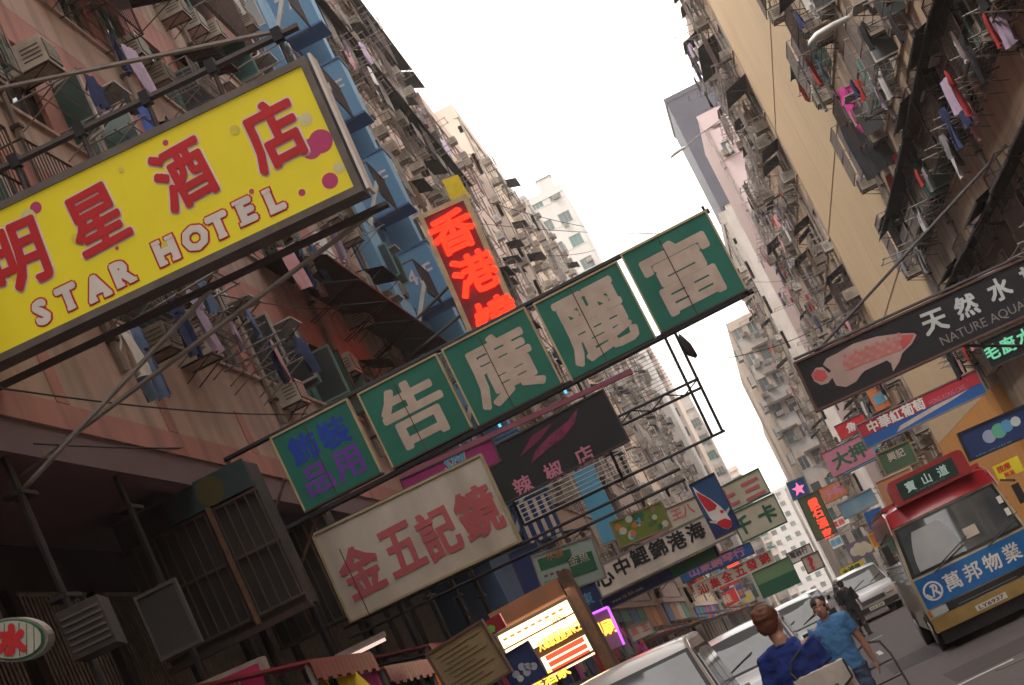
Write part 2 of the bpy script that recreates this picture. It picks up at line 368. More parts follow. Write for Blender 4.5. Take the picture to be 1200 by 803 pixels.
FASC=[flat('fascia_'+n,c) for n,c in dict(red=(.4,.03,.04),blue=(.03,.1,.3),cream=(.5,.42,.32),green=(.03,.2,.1),orange=(.5,.2,.05),dark=(.05,.04,.05),rose=(.45,.15,.18)).items()]
def ordn(n):
    return '%d%s'%(n,'th' if 10<n%100<14 else {1:'st',2:'nd',3:'rd'}.get(n%10,'th'))
def facade(name, label, side, xf, y0, y1, zb, zt, fh, bay, wm, sm, pm=None, near=True, depth=9.0, sill=.95, wh=1.4, group=None,
           p_ac=.6, p_cage=.5, p_awn=.35, p_rack=.2, cont_awn=(), base=True,acz=(-.5,-.42,.1,.7), laundry=None, seed=1, lgroup=None, sp_proud=.0, frames=None, ww=1.5, cols=3):
    """a tenement block: solid core, spandrel bands and piers standing proud of recessed windows; pieces hung on it"""
    random.seed(seed); Lg=y1-y0; usedl=set()
    if side>0: root=empty(name,(xf,y1,0),R(-90),label,'building',group)
    elif side<0: root=empty(name,(xf,y0,0),R(90),label,'building',group)
    else: root=empty(name,(y0,xf,0),0,label,'building',group)      # transverse: xf is Y, y0..y1 is X
    nf=max(1,int(round((zt-zb)/fh))); nb=max(1,int(round(Lg/bay))); bw=Lg/nb
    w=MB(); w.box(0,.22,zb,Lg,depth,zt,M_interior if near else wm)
    w.box(-.0,.22,zt,Lg,depth,zt+.05,wm)
    if near: w.box(0,.23,zb-.001,.25,depth+.01,zt-.01,wm); w.box(Lg-.25,.23,zb-.001,Lg+.001,depth+.01,zt-.01,wm)
    w.build('wall',root)
    if base and zb>1:
        nS=max(1,int(Lg/4)); e=Lg/nS
        b=MB(); b.box(0,.55,0,Lg,depth,zb,M_shopdark); b.box(0,.02,zb-.25,Lg,.55,zb-.002,wm); b.build('shop_wall',root)
        for i in range(nS):
            b=MB(); b.box(i*e,.2,0,i*e+.4,.56,zb-.26,wm); b.build('shop_pier',root)
            b=MB(); b.box(i*e+.4,.12,zb-1.2,i*e+e,.54,zb-.26,random.choice(FASC)); b.build('shop_fascia',root)
            b=MB(); b.box(i*e+.45,-1.1,2.75,i*e+e-.05,.5,2.82,random.choice(FASC)); b.bar((i*e+.5,-1.05,2.8),(i*e+.5,.1,3.3),.02,M_iron); b.build('shop_canopy',root)
    b=MB()
    pw=max(.18,(bw-ww)/2)
    for i in range(nb+1):
        x=bw*i; b.box(max(0,x-pw),0.004,zb,min(Lg,x+pw),.22,zt,pm or wm)
    b.build('piers',root)
    for f in range(nf):
        z=zb+f*fh
        s=MB(); s.box(0,-sp_proud,z,Lg,.219,z+sill,sm); s.box(0,.002,z+sill+wh,Lg,.218,min(zt,z+fh)-.001,wm)
        s.box(0,-sp_proud-.05,z+sill-.06,Lg,-sp_proud,z+sill,sm)
        s.build('spandrel',root)
    pr=MB(); pr.box(-.05,-.08,zt,Lg+.05,.15,zt+.9,wm); pr.box(0,.15,zt+.05,.2,depth,zt+.9,wm); pr.box(Lg-.2,.15,zt+.05,Lg,depth,zt+.9,wm); pr.build('parapet',root)
    for f in range(nf):
        z=zb+f*fh+sill
        for i in range(nb):
            x=bw*(i+.5)
            add_window(root,x,z,.12,ww,wh,cols,near=near,open_leaf=(random.choice([0,1,2,2]) if near else 0),frame=random.choice(frames) if frames else None)
            yo=-sp_proud
            if random.random()<p_ac:
                put('air_conditioner',random.choice(ACS),root,(x+random.uniform(-.5,.5),yo,z+random.choice(acz)))
                if random.random()<.3 and near: put('air_conditioner_hood',ACH,root,(x,yo,z+.35))
            if random.random()<p_ac*.35: put('air_conditioner',random.choice(ACS),root,(x+bw*.5-.4,yo,z+random.uniform(-.2,.6)))
            rr=random.random()
            if rr<p_cage: put('window_cage',random.choice(CAGES),root,(x,yo,z-.08))
            if random.random()<p_awn: put('awning',random.choice(AWN),root,(x,yo,z+wh+.25))
            if random.random()<p_rack: put('drying_rack',random.choice([RACK,POLE]),root,(x,yo,z-.15))
            if laundry and random.random()<laundry[0]:
                put('drying_rack',RACK,root,(x,yo,z+.0))
                for q in range(random.randint(1,4)):
                    lx=x+random.uniform(-.7,.7); ly=yo-random.uniform(.45,1.2); lz=z+.01
                    if side>0: P=(xf+ly,y1-lx,lz); rz=R(-90)
                    else: P=(xf-ly,y0+lx,lz); rz=R(90)
                    kd=random.choice(['shirt','trousers','towel','rag','shirt']); cc=random.choice(laundry[1]); bay_=(nb-i) if side>0 else i+1
                    if (f,i,kd,cc) in usedl: continue
                    usedl.add((f,i,kd,cc))
                    hang(P,kd,cc,'%s %s at the %s window from near end, %s row, %s'%(cc,{'rag':'cloth'}.get(kd,kd),ordn(bay_),ordn(f+1),laundry[2]),laundry[3],rz+random.uniform(-.3,.3),random.uniform(.65,.9))
        if f in cont_awn:
            n=max(1,int(Lg/3)); 
            for q in range(n):
                k=('cont',round(Lg/n,2))
                if k not in WIN: WIN[k]=awning_mesh(Lg/n+.02,.85,M_black,.4)
                put('canopy_sheet',WIN[k],root,(Lg/n*(q+.5),-sp_proud,zb+f*fh+sill+wh+.25+random.uniform(-.04,.04)))
    for q in range(max(2,int(Lg/7))):            # rooftop clutter
        x=random.uniform(.5,Lg-.5); yb=random.uniform(.5,2.5)
        if q%2:
            p=MB(); p.bar((x,yb,zt),(x,yb,zt+2.6),.025,M_iron)
            for r_ in range(4): p.bar((x-.5+.08*r_,yb,zt+1.7+.25*r_),(x+.5-.08*r_,yb,zt+1.7+.25*r_),.012,M_iron,caps=False)
            p.build('aerial',root)
        else:
            p=MB(); hh_=random.uniform(.9,1.8); ww_=random.uniform(.6,1.3); p.box(x-ww_,yb,zt,x+ww_,yb+1.6,zt+.9+hh_,wm); p.box(x-ww_-.1,yb-.1,zt+.9+hh_,x+ww_+.1,yb+1.7,zt+1.0+hh_,M_blackgrey); p.build('roof_hut',root)
    # drain pipes
    for i in range(0,nb+1,3 if near else 5):
        p=MB(); x=min(Lg-.1,max(.1,bw*i+.12)); p.bar((x,-sp_proud-.07,zb),(x,-sp_proud-.07,zt),.055,M_pipe,6)
        for f in range(nf): p.box(x-.08,-sp_proud-.14,zb+f*fh+.4,x+.08,-sp_proud,zb+f*fh+.45,M_iron)
        p.build('drain_pipe',root)
    return root

# ------------------------------------------------------------------ ground
XL, XR = -6.2, 7.2
def struct(name, mb, label=None):
    o=mb.build(name); o['kind']='structure'
    if label: o['label']=label
    return o
struct('ground', MB().box(-400,-60,-.5,400,1400,-.15,M_pave))
struct('road', MB().box(-4.1,-20,-.15,5.0,700,0,M_asphalt))
struct('pavement', MB().box(-8.3,-20,-.15,-4.25,700,.12,M_pave).box(5.15,-20,-.149,9.3,700,.12,M_pave))
struct('kerb', MB().box(-4.25,-20,-.15,-4.1,700,.13,M_kerb).box(5.0,-20,-.15,5.15,700,.13,M_kerb))

# ------------------------------------------------------------------ buildings, left side (facades look towards +X)
GL='laundry on the left-hand facades'; GR='laundry on the right-hand facades'
GLL='small garment drying in front of the windows of the left-hand tenements'
GRL='garment drying on poles in front of the right-hand tenement windows'
f_pink=facade('tenement_building','salmon and cream tenement on the left with open casements, cages and old air conditioners',-1,XL,16,50,7.75,28.75,3.0,2.7,WALLS['salmon'],WALLS['cream_pink'],
    pm=WALLS['salmon'],near=True,depth=10,sill=.85,wh=1.45,p_ac=.8,p_cage=.4,p_awn=.25,p_rack=.25,seed=11,ww=1.75,
    base=False,laundry=(.35,['navy','denim','white','lilac','black','rose','grey'],'salmon tenement',GL))
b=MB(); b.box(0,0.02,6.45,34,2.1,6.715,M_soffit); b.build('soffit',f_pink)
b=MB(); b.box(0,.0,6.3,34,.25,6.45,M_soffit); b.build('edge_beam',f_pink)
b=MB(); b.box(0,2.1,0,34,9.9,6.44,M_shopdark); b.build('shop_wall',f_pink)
b=MB(); b.box(0,0.0,6.72,34,2.2,7.749,WALLS['cream_pink']); b.box(0,-.01,6.72,34,0,7.05,WALLS['salmon']); b.build('wall_band',f_pink)
for i in range(9):
    b=MB(); b.box(1+i*4,-.012,7.06,1.4+i*4,0,7.74,WALLS['salmon']); b.build('pilaster',f_pink)
for i in range(9):          # bundles of pipes standing under the edge of the arcade
    b=MB(); x=3.0+i*3.3
    for q in range(3): b.bar((x+.16*q,.10+.05*q,.12),(x+.16*q,.10+.05*q,6.3),.04,M_shade_metal,6)
    for z in (2,3.4,4.8,5.9): b.box(x-.05,.06,z,x+.40,.26,z+.04,M_shade_metal)
    b.build('pipe_bundle',f_pink)
for i in range(11):      # shop shutters and doors under the arcade
    b=MB(); x=.9+i*3; b.box(x,2.02,.15,x+2.3,2.1,2.9,random.choice([M_bars,M_shopdark,M_blackgrey]))
    for k in range(22): b.box(x,2.0,.2+k*.12,x+2.3,2.02,.26+k*.12,M_iron)
    b.build('roller_shutter',f_pink)
    b=MB(); b.box(x,2.0,3.2,x+2.3,2.1,5.8,M_shopdark)
    for k in range(17): b.bar((x+.05+k*.137,1.9,3.3),(x+.05+k*.137,1.9,5.7),.018,M_bars)
    b.bar((x,1.9,3.3),(x+2.3,1.9,3.3),.03,M_bars).bar((x,1.9,5.7),(x+2.3,1.9,5.7),.03,M_bars)
    b.build('window_bars',f_pink)
# corrugated dark canopy over the second-floor windows, white barred balcony screen
CW=awning_mesh(3.0,1.25,M_blackgrey,.5)
for i in range(5): put('canopy_sheet',CW,f_pink,(21.5+3.0*i,-.02,11.5))
b=MB()
b.box(23.2,-.5,18.5,29.2,-.44,21.2,mat('white_translucent_sheet',(.8,.77,.74),.6,var=.15))
for k in range(21): b.bar((23.2+k*.3,-.53,18.4),(23.2+k*.3,-.53,21.3),.022,M_iron)
for z in (18.4,21.3): b.bar((23.2,-.5,z),(29.2,-.5,z),.04,M_iron)
for k in (0,1): b.bar((23.2+6*k,-.5,18.4),(23.2+6*k,0,18.4),.03,M_iron).bar((23.2+6*k,-.5,21.3),(23.2+6*k,0,21.3),.03,M_iron)
b.build('balcony_screen',f_pink)

f_blue=facade('tenement_building','blue-painted block on the left with light blue boxes at every floor',-1,XL+.05,50,65,6.7,30.7,3.0,5,WALLS['blue'],WALLS['blue'],
    near=True,depth=10,seed=5,p_ac=.3,p_cage=.3,p_awn=0,p_rack=.1,ww=1.3,cols=2,base=False)
b=MB(); b.box(0,.3,0,15,9.9,6.69,WALLS['blue']); b.build('shop_wall',f_blue)
b=MB(); b.box(1.0,-.35,6.9,3.2,0,30.5,WALLS['sky_blue']); b.build('stair_shaft',f_blue)
for k in range(7):
    z=7.5+k*3.0
    b=MB(); b.box(6.4,-1.15,z,7.6,-.0,z+1.75,WALLS['sky_blue']); b.box(6.33,-1.20,z-.06,7.67,0,z,WALLS['blue']); b.box(6.36,-1.18,z+1.75,7.64,0,z+1.81,WALLS['blue']); b.build('balcony_box',f_blue)
    b=MB(); b.box(8.6,-.8,z-1.1,9.5,0,z+.6,WALLS['sky_blue']); b.build('balcony_box',f_blue)
    b=MB()
    for q in range(9): b.bar((3.6+q*.3,-.85,z-.2),(3.6+q*.3,-.85,z+.8),.014,M_iron,caps=False)
    b.bar((3.6,-.85,z+.8),(6.1,-.85,z+.8),.025,M_iron).bar((3.6,-.85,z-.2),(6.1,-.85,z-.2),.025,M_iron).bar((3.6,-.85,z+.8),(3.6,0,z+.8),.02,M_iron).bar((6.1,-.85,z-.2),(6.1,0,z-.2),.02,M_iron); b.build('railing',f_blue)
    t=text_part(f_blue,'%d/F'%(k+2),0,0,.46,mat('faded_pink_paint',(.66,.48,.48),.7,var=.5,scale=8,dirt=(.2,.36,.48)),0,.01,name='lettering',w=.8)
    t.rotation_euler=(0,0,R(-90)); t.location=(6.4-.01,-.58,z+.95)
    b=MB(); b.prism([(2.2,-.36,z-1.3),(2.2,-1.0,z-.35),(2.2,-1.0,z-.15),(2.2,-.36,z-1.1)],(.12,0,0),mat('white_stair',(.5,.48,.45),.7)); b.build('stair_flight',f_blue)

f_dark=facade('tenement_building','grimy brown tenement beyond the blue block with rows of black awnings',-1,XL,65,97,4.5,32.0,2.8,3.0,WALLS['brown'],WALLS['cream_pink'],
    near=False,depth=9,seed=21,p_ac=.9,p_cage=.7,p_awn=.3,p_rack=.4,cont_awn=(9,7,3),laundry=(.2,['navy','rose','white','lilac','black','white'],'brown tenement',GL))
facade('tenement_building','pinkish tenement end rising behind the brown one with awnings stepped down its side',-1,XL+.35,97.2,116,4.5,31.0,2.7,3.2,WALLS['cream_pink'],WALLS['cream_pink'],
    near=False,seed=3,p_ac=.35,p_cage=.12,p_awn=.08,p_rack=.05)
facade('tenement_building','cream tenement with dark flat roof edge in the middle of the left row',-1,-5.5,116.2,150,4,35.3,2.8,3.2,WALLS['pale'],WALLS['cream'],near=False,seed=8,p_ac=.6,p_cage=.25,p_awn=.1,p_rack=.03)
facade('tenement_building','grey brown tenement beyond the cream one in the left row',-1,-5.2,150.2,190,4,36.5,2.8,3.4,WALLS['grey'],WALLS['pale'],near=False,seed=9,p_ac=.6,p_cage=.25,p_awn=.06,p_rack=.0)
facade('tenement_building','pale tenement with olive stains far down the left row',-1,-4.9,190.2,238,4,36,2.8,3.6,WALLS['pale'],WALLS['grey'],near=False,seed=10,p_ac=.6,p_cage=.2,p_awn=.05,p_rack=.0)
facade('tower_block','white tower standing behind the left row roofline with a dark slot near its top',0,242,-8.6,-3.8,0,57.5,3.1,2.8,WALLS['white'],WALLS['white'],near=False,depth=30,seed=12,p_ac=.3,p_cage=0,p_awn=0,p_rack=0)
facade('tower_block','pinkish cream balconied block at the far end of the left row',0,275,-7.5,-3.2,0,40,2.9,2.1,WALLS['pale'],WALLS['pink'],near=False,depth=50,seed=13,p_ac=.5,p_cage=.5,p_awn=.2,p_rack=0)
facade('tower_block','grey block stepping down toward the gap of sky at the street end on the left',0,330,-5.5,-1.6,0,36,2.9,2.1,WALLS['grey'],WALLS['white'],near=False,depth=50,seed=14,p_ac=.5,p_cage=.3,p_awn=.2,p_rack=0)
facade('tower_block','lowest and farthest pale block on the left of the sky gap',0,420,-4.5,0.2,0,30,2.9,2.1,WALLS['pale'],WALLS['grey'],near=False,depth=60,seed=15,p_ac=.5,p_cage=.2,p_awn=.2,p_rack=0)
facade('tower_block','pale hazy block closing the far end of the street',0,560,-3,14,0,29,3,3,WALLS['white'],WALLS['white'],near=False,depth=40,seed=16,p_ac=.2,p_cage=0,p_awn=0,p_rack=0)

# ------------------------------------------------------------------ buildings, right side (facades look towards -X)
f_r1=facade('tenement_building','stained cream tenement on the right with long black canopies over caged windows',1,XR,28,57,4.9,27.3,2.8,2.6,WALLS['cream'],WALLS['cream'],
    near=True,depth=10,sill=.85,wh=1.2,acz=(0,.15,.6,.75),p_ac=1.0,p_cage=.75,p_awn=.3,p_rack=.15,cont_awn=(1,0),seed=31,ww=1.9,base=False,
    laundry=(.5,['navy','black','rose','lilac','white','red','denim','grey'],'caged cream tenement',GR))
b=MB(); b.box(0,.3,0,29,9.9,4.89,WALLS['cream']); b.build('shop_wall',f_r1)
r_tan=empty('tenement_building',(XR,79,0),R(-90),'plain ochre-tan walled section of the right row with hardly any openings','building')
b=MB(); b.box(0.02,0,4.6,21.78,10,27,WALLS['tan']); b.build('wall',r_tan)
b=MB(); b.box(0.02,0,0,21.78,10,4.59,WALLS['orange']); b.build('shop_wall',r_tan)
for z in (9.4,13.7,18.2): MB().box(0,-.015,z,21.8,0,z+.04,mat('ochre_joint',(.36,.24,.13),.8)).build('joint',r_tan)
MB().box(-.05,-.15,27,21.85,10,27.9,WALLS['tan']).build('parapet',r_tan)
MB().bar((21.6,-.08,4.6),(21.6,-.08,27),.06,M_pipe,6).build('drain_pipe',r_tan)
for z in (6,8.8,11.6,14.4,17.2,20,22.8): put('window_cage',CAGES[0],r_tan,(20.9,0,z)); put('air_conditioner',AC,r_tan,(20.7,0,z-.4))

facade('tenement_building','crowded tenement beyond the ochre wall with laundry and dark awnings at every floor',1,XR,79.2,96,4.3,26.7,2.8,2.9,WALLS['brown'],WALLS['cream'],
    near=False,depth=9,seed=41,p_ac=.9,p_cage=.7,p_awn=.45,p_rack=.5,laundry=(.5,['navy','black','rose','lilac','white','white','rose','red'],'tenement past ochre wall',GR))
facade('tenement_building','lower brown tenement between the laundry block and the pale pink tower',1,XR-.1,96.2,112.5,4,20.8,2.8,2.7,WALLS['grey'],WALLS['pale'],near=False,seed=47,p_ac=.9,p_cage=.5,p_awn=.3,p_rack=.3,
    laundry=(.35,['white','rose','lilac','red','navy'],'low brown tenement',GR))
facade('tower_block','pale pink tower with columns of small windows beyond the right tenements',0,113,6.8,14,0,27.2,2.7,1.5,WALLS['pink'],WALLS['pink'],near=False,depth=10,seed=42,p_ac=.25,p_cage=0,p_awn=0,p_rack=0,ww=.5,wh=.9,cols=1)
t=empty('office_tower',(8.85,178,0),0,'tall slate-grey tower rising behind the pale pink one','building')
MB().box(0,0,0,16,14,45.6,WALLS['slate']).build('wall',t)
for k in range(15): MB().box(-.02,-.03,1.5+k*3,16.02,0,1.58+k*3,mat('slate_joint',(.03,.03,.05),.6)).build('joint',t)
MB().box(-.1,-.1,45.6,16.1,14.1,46,WALLS['slate']).build('parapet',t)
facade('tenement_building','hazy grey brown tenement in the middle distance of the right row',1,7.0,145,166,4,27.6,2.8,3.2,WALLS['grey'],WALLS['pale'],near=False,depth=9,seed=43,p_ac=.6,p_cage=.4,p_awn=.2,p_rack=.2,
    laundry=(.15,['white','rose','lilac','red'],'hazy grey tenement',GR))
t=facade('tower_block','white balconied block jutting past the hazy tenements on the right',0,205,5.45,10,0,28.2,2.9,1.7,WALLS['pale'],WALLS['white'],near=False,depth=60,seed=44,p_ac=.8,p_cage=.5,p_awn=.25,p_rack=.1,ww=.95,cols=2)
for k in range(9):
    b=MB(); b.box(-.5,.2,2+k*2.9,0,2.6,2.15+k*2.9,WALLS['white']); b.box(-.5,.2,2.15+k*2.9,-.42,2.6,3.1+k*2.9,WALLS['grey']); b.box(-.5,.2,2.15+k*2.9,0,.28,3.1+k*2.9,WALLS['white']); b.build('balcony',t)
facade('tower_block','pale slab of flats farther down the street on the right',0,300,6.9,12,0,28.5,2.9,1.8,WALLS['pale'],WALLS['grey'],near=False,depth=60,seed=45,p_ac=.3,p_cage=0,p_awn=0,p_rack=0)
facade('tower_block','plain near-white slab with rows of tiny windows beside the sky gap on the right',0,400,7.3,12,0,21.7,2.9,2.4,WALLS['white'],WALLS['white'],near=False,depth=60,seed=46,p_ac=0,p_cage=0,p_awn=0,p_rack=0,ww=1.0)

# ------------------------------------------------------------------ signs
M_red=flat('sign_red',(.62,.02,.03)); M_yel=flat('sign_yellow',(.78,.66,.02)); M_whitep=flat('sign_white',(.84,.80,.76))
M_ivory=mat('aged_ivory_board',(.74,.66,.57),.6,var=.35,scale=1.5,streak=.35,dirt=(.30,.22,.17)); M_rose=flat('faded_rose_paint',(.62,.14,.16))
M_green=mat('sign_green',(.015,.18,.135),.55,var=.4,scale=3,streak=.3,dirt=(.0,.10,.07)); M_cut=mat('sun_bleached_letter',(.60,.51,.44),.65,var=.35,scale=4,dirt=(.24,.16,.12))
M_blk=flat('sign_black',(.012,.012,.018)); M_navy=flat('sign_navy',(.01,.03,.14)); M_bluep=flat('sign_blue',(.02,.12,.42)); M_lblue=flat('sign_light_blue',(.10,.36,.55))
M_mag=flat('sign_magenta',(.36,.02,.17)); M_pinkp=flat('sign_pink',(.62,.22,.32)); M_purp=flat('sign_purple',(.16,.05,.42)); M_orange=flat('sign_orange',(.65,.18,.04))
M_cream=mat('cream_board',(.62,.57,.44),.6,var=.3,scale=2,streak=.2,dirt=(.3,.24,.18)); M_khaki=flat('khaki_board',(.27,.20,.10)); M_dgreen=flat('dark_green_paint',(.02,.14,.07))
M_silver=flat('silver_letter',(.55,.60,.60)); M_charcoal=flat('frame_charcoal',(.06,.05,.05)); M_framegrey=mat('weathered_steel_frame',(.30,.28,.26),.6,.2,var=.5,scale=5,dirt=(.12,.09,.08))
M_oldcream=mat('old_cream_frame',(.55,.46,.28),.7,var=.5,scale=4,dirt=(.25,.17,.10))
def glow(name,col,s): return mat(name,tuple(min(1,c) for c in col),.5,var=0,emit=col,estr=s)
M_neon=glow('red_neon',(1,.035,.012),1.1); M_litw=glow('lit_cream_panel',(1,.78,.42),1.3); M_lity=glow('lit_yellow_letter',(1,.62,.08),.9); M_litr=glow('lit_red_strip',(1,.06,.03),.8)
M_litp=glow('violet_tube',(.55,.12,1),.9); M_tube=glow('fluorescent_tube',(1,.86,.8),.7); M_led=glow('green_led',(.16,.6,.36),.28); M_cyan=glow('cyan_tube',(.12,.62,.9),.7); M_pinkn=glow('pink_neon',(1,.16,.3),.7)
class Sign: pass
def sign(name,label,TL,TR,BL,Y,depth=.18,board=None,frame=None,ft=.05,cat='sign',group=None,yaw=0,boardname='board'):
    s=Sign(); s.Y=Y; a=at(*TL,Y); b=at(*TR,Y); c=at(*BL,Y)
    s.w=math.hypot(b.x-a.x,b.z-a.z); s.h=abs(a.z-c.z); s.ang=math.atan2(b.z-a.z,b.x-a.x)
    s.mpp=s.w/math.hypot(TR[0]-TL[0],TR[1]-TL[1])
    ux=Vector((math.cos(s.ang),0,math.sin(s.ang))); uz=Vector((-math.sin(s.ang),0,math.cos(s.ang)))
    s.o=a+ux*(s.w/2)-uz*s.h; s.ux=ux; s.uz=uz
    s.root=empty(name,s.o,0,label,cat,group); s.root.rotation_euler=(0,-s.ang,yaw)
    w,h=s.w,s.h
    if board: MB().box(-w/2,0,0,w/2,depth,h,board).build(boardname,s.root)
    if frame:
        t=ft; f=MB(); y0,y1=-.03,depth+.01
        f.box(-w/2-t,y0,h,w/2+t,y1,h+t,frame).box(-w/2-t,y0,-t,w/2+t,y1,0,frame).box(-w/2-t,y0,0,-w/2,y1,h,frame).box(w/2,y0,0,w/2+t,y1,h,frame); f.build('frame',s.root)
    return s
def loc(s,px,py):
    v=at(px,py,s.Y)-s.o; return v.dot(s.ux), v.dot(s.uz)
def ch(s,body,px,py,hpx,mt,bold=.02,outline=None,ob=.05,wpx=None,tilt=0,name='lettering',shear=0,thick=.008):
    x,z=loc(s,px,py)
    if outline: text_part(s.root,body,x,z,hpx*s.mpp,outline,-.004,ob,wpx*s.mpp if wpx else None,name+'_outline',R(tilt),.004,shear)
    return text_part(s.root,body,x,z,hpx*s.mpp,mt,-.018 if outline else -.014,bold,wpx*s.mpp if wpx else None,name,R(tilt),thick,shear)
def rect(s,x0,z0,x1,z1,mt,name='painted_panel',y=-.004,t=.006):
    """fractions of the board"""
    return MB().box((x0-.5)*s.w,y-t,z0*s.h,(x1-.5)*s.w,y,z1*s.h,mt).build(name,s.root)
def disc(s,fx,fz,r,mt,name='printed_disc',y=-.003,rz=1.0):
    pts=[((fx-.5)*s.w+r*math.cos(a*math.pi/9),y,fz*s.h+r*rz*math.sin(a*math.pi/9)) for a in range(18)]
    return MB().prism(pts,(0,.002,0),mt).build(name,s.root)
def shape(s,pts,mt,name='picture',y=-.006,t=.004):
    return MB().prism([((x-.5)*s.w,y,z*s.h) for x,z in pts],(0,t,0),mt).build(name,s.root)
def beams(s,segs,r=.035,mt=None,name='support_beam'):
    """segs in local metres ((x,y,z),(x,y,z))"""
    for a,b in segs: MB().bar(a,b,r,mt or M_charcoal,6).build(name,s.root)

# yellow hotel sign
s=sign('hotel_sign','big yellow hotel sign with red Chinese characters and STAR HOTEL, upper left',(-97,293.5),(353,78),(-33,431),19,.32,mat('yellow_vinyl',(.74,.65,.015),.45,var=.2,scale=2,dirt=(.55,.42,.01),emit=(.9,.72,.03),estr=.08),mat('dark_steel_frame',(.17,.155,.145),.6,.2,var=.5,scale=5,dirt=(.07,.05,.04)),.075)  # small emission added to brighten the yellow face
MB().box(s.w/2+.10,.02,-.06,s.w/2+.13,.34,s.h+.1,M_whitep).build('side_panel',s.root)
for c,px,py,hp,tl in (('明',22,301,76,-2),('星',113,257,70,3),('酒',215,205,72,4),('店',321,157,76,2)):
    ch(s,c,px,py,hp,M_red,.032,M_whitep,.062,wpx=62,tilt=tl,name='character')
LT=[('S',49,366),('T',80,349),('A',114,337),('R',144,320),('H',195,294),('O',229,279),('T',257,265),('E',289,247),('L',322,234)]
hh=26
for c,px,py in LT:
    x,z=loc(s,px,py); g=hh*s.mpp
    text_part(s.root,c,x,z,g,M_red,-.004,.185,None,'letter_outline',0,.004); text_part(s.root,c,x,z,g,M_whitep,-.012,.10,None,'letter',0,.004)
    ser={'T':[(0,-.5)],'A':[(-.36,-.5),(.36,-.5)],'R':[(-.28,-.5),(.32,-.5)],'H':[(-.32,-.5),(.32,-.5),(-.32,.5),(.32,.5)],'E':[(-.3,-.5),(-.3,.5)],'L':[(-.22,.5),(-.22,-.5)]}.get(c,[])
    if ser:
        for a,q in ser:
            b1=MB(); b2=MB()
            cx=x+a*g; cz=z+q*g; 
            b1.box(cx-.27*g,-.0095,cz-.16*g,cx+.27*g,-.0055,cz+.16*g,M_red); b2.box(cx-.20*g,-.0175,cz-.085*g,cx+.20*g,-.0135,cz+.085*g,M_whitep)
            b1.build('serif_outline',s.root); b2.build('serif',s.root)
rnd=random.Random(4)
M_dot=flat('print_magenta',(.60,.06,.22)); M_pale=flat('print_pale',(.80,.76,.42)); M_dimy=flat('print_lemon',(.80,.72,.10))
DY=0
for fx,fz,r,mt in [(.945,.40,.105,M_dot),(.995,.42,.12,M_dot),(.90,.66,.035,M_dot),(.955,.12,.08,M_dot),(.885,.13,.035,M_dot),(.96,.62,.07,M_pale),(.985,.18,.055,M_pale),(.64,.92,.03,M_dot),(.30,.90,.06,M_dot),(.275,.86,.08,M_pale),(.52,.88,.03,M_dimy),(.70,.55,.04,M_pale),(.60,.70,.03,M_dot),
    (.44,.35,.02,M_dot),(.12,.3,.03,M_dot),(.36,.55,.05,M_dimy),(.80,.78,.05,M_dimy),(.55,.2,.06,M_dimy),(.2,.5,.07,M_dimy),(.78,.30,.025,M_dot),(.68,.25,.02,M_pale)]:
    fx=min(fx,1-r/s.w); fz=min(max(fz,r/s.h),1-r/s.h); DY=globals().get('DY',0)+.0004; disc(s,fx,fz,r,mt,y=-.003-DY)
w,h=s.w/2,s.h
beams(s,[((-w-.3,.1,h+.42),(w+.12,.1,h+.42)),((-w-.3,.35,-.2),(w+.2,.35,-.2))],.045)
for k in range(6):
    x=-w+.5+k*(2*w-.6)/5; beams(s,[((x,.1,h+.05),(x,.1,h+.5))],.025)
    MB().box(x-.05,.04,h+.36,x+.05,.16,h+.50,M_blk).build('clamp',s.root)
beams(s,[((w+.1,.35,-.2),(-w-.3,.9,-1.0)),((w*.2,.35,-.2),(-w-.2,.4,-1.3)),((w+.1,.1,h+.42),(-w-.2,2.5,h+2.4))],.03,M_framegrey,'strut')

# green five-panel sign
s=sign('billboard_sign','long green sign of five square panels with pale Chinese characters across the street',(318,512),(824,251),(361,600),27,.2)
s.root.rotation_euler=(0,-s.ang,0)
PN=[(382,534,95,94),(486,482,97,94),(588,430,102,97),(697,377,102,99),(801,319,104,101)]
for k,(px,py,wp,hp) in enumerate(PN):
    x,z=loc(s,px,py); a=(wp+4)*s.mpp/2; b=(hp+1)*s.mpp/2
    p=MB().box(x-a,0,z-b,x+a,.14,z+b,M_green).build('panel',s.root)
    f=MB(); t=.025
    f.box(x-a-t,-.02,z+b,x+a+t,.15,z+b+t,M_oldcream).box(x-a-t,-.02,z-b-t,x+a+t,.15,z-b,M_charcoal).box(x-a-t,-.02,z-b,x-a,.15,z+b,M_oldcream).box(x+a,-.02,z-b,x+a+t,.15,z+b,M_oldcream); f.build('panel_frame',s.root)
    f=MB().bar((x-a*.15,-.018,z-b),(x-a*.15,-.018,z+b),.006,M_rust); f.build('tie_wire',s.root)
for c,px,py,hp in (('告',486,482,72),('廣',588,430,76),('麗',697,377,78),('富',801,319,78)):
    x,z=loc(s,px,py); text_part(s.root,c,x,z,hp*s.mpp,M_cut,-.004,.031,hp*s.mpp*1.02,'character',0,.012)
M_vblue=flat('vivid_blue_paint',(.01,.06,.50)); x,z=loc(s,382,534); q=19*s.mpp*1.05
for c,dx,dz,mt in (('飾',-1,1,M_vblue),('裝',1,1,M_vblue),('品',-1,-1,M_purp),('用',1,-1,M_purp)): text_part(s.root,c,x+dx*q,z+dz*q,q*1.7,mt,-.004,.03,None,'character',0,.01)
w,h=s.w/2,s.h
beams(s,[((-w-.75,.12,h+.03),(w+.1,.12,h+.03)),((-w-1.0,.12,-.06),(w+.12,.12,-.06))],.04,M_blk)
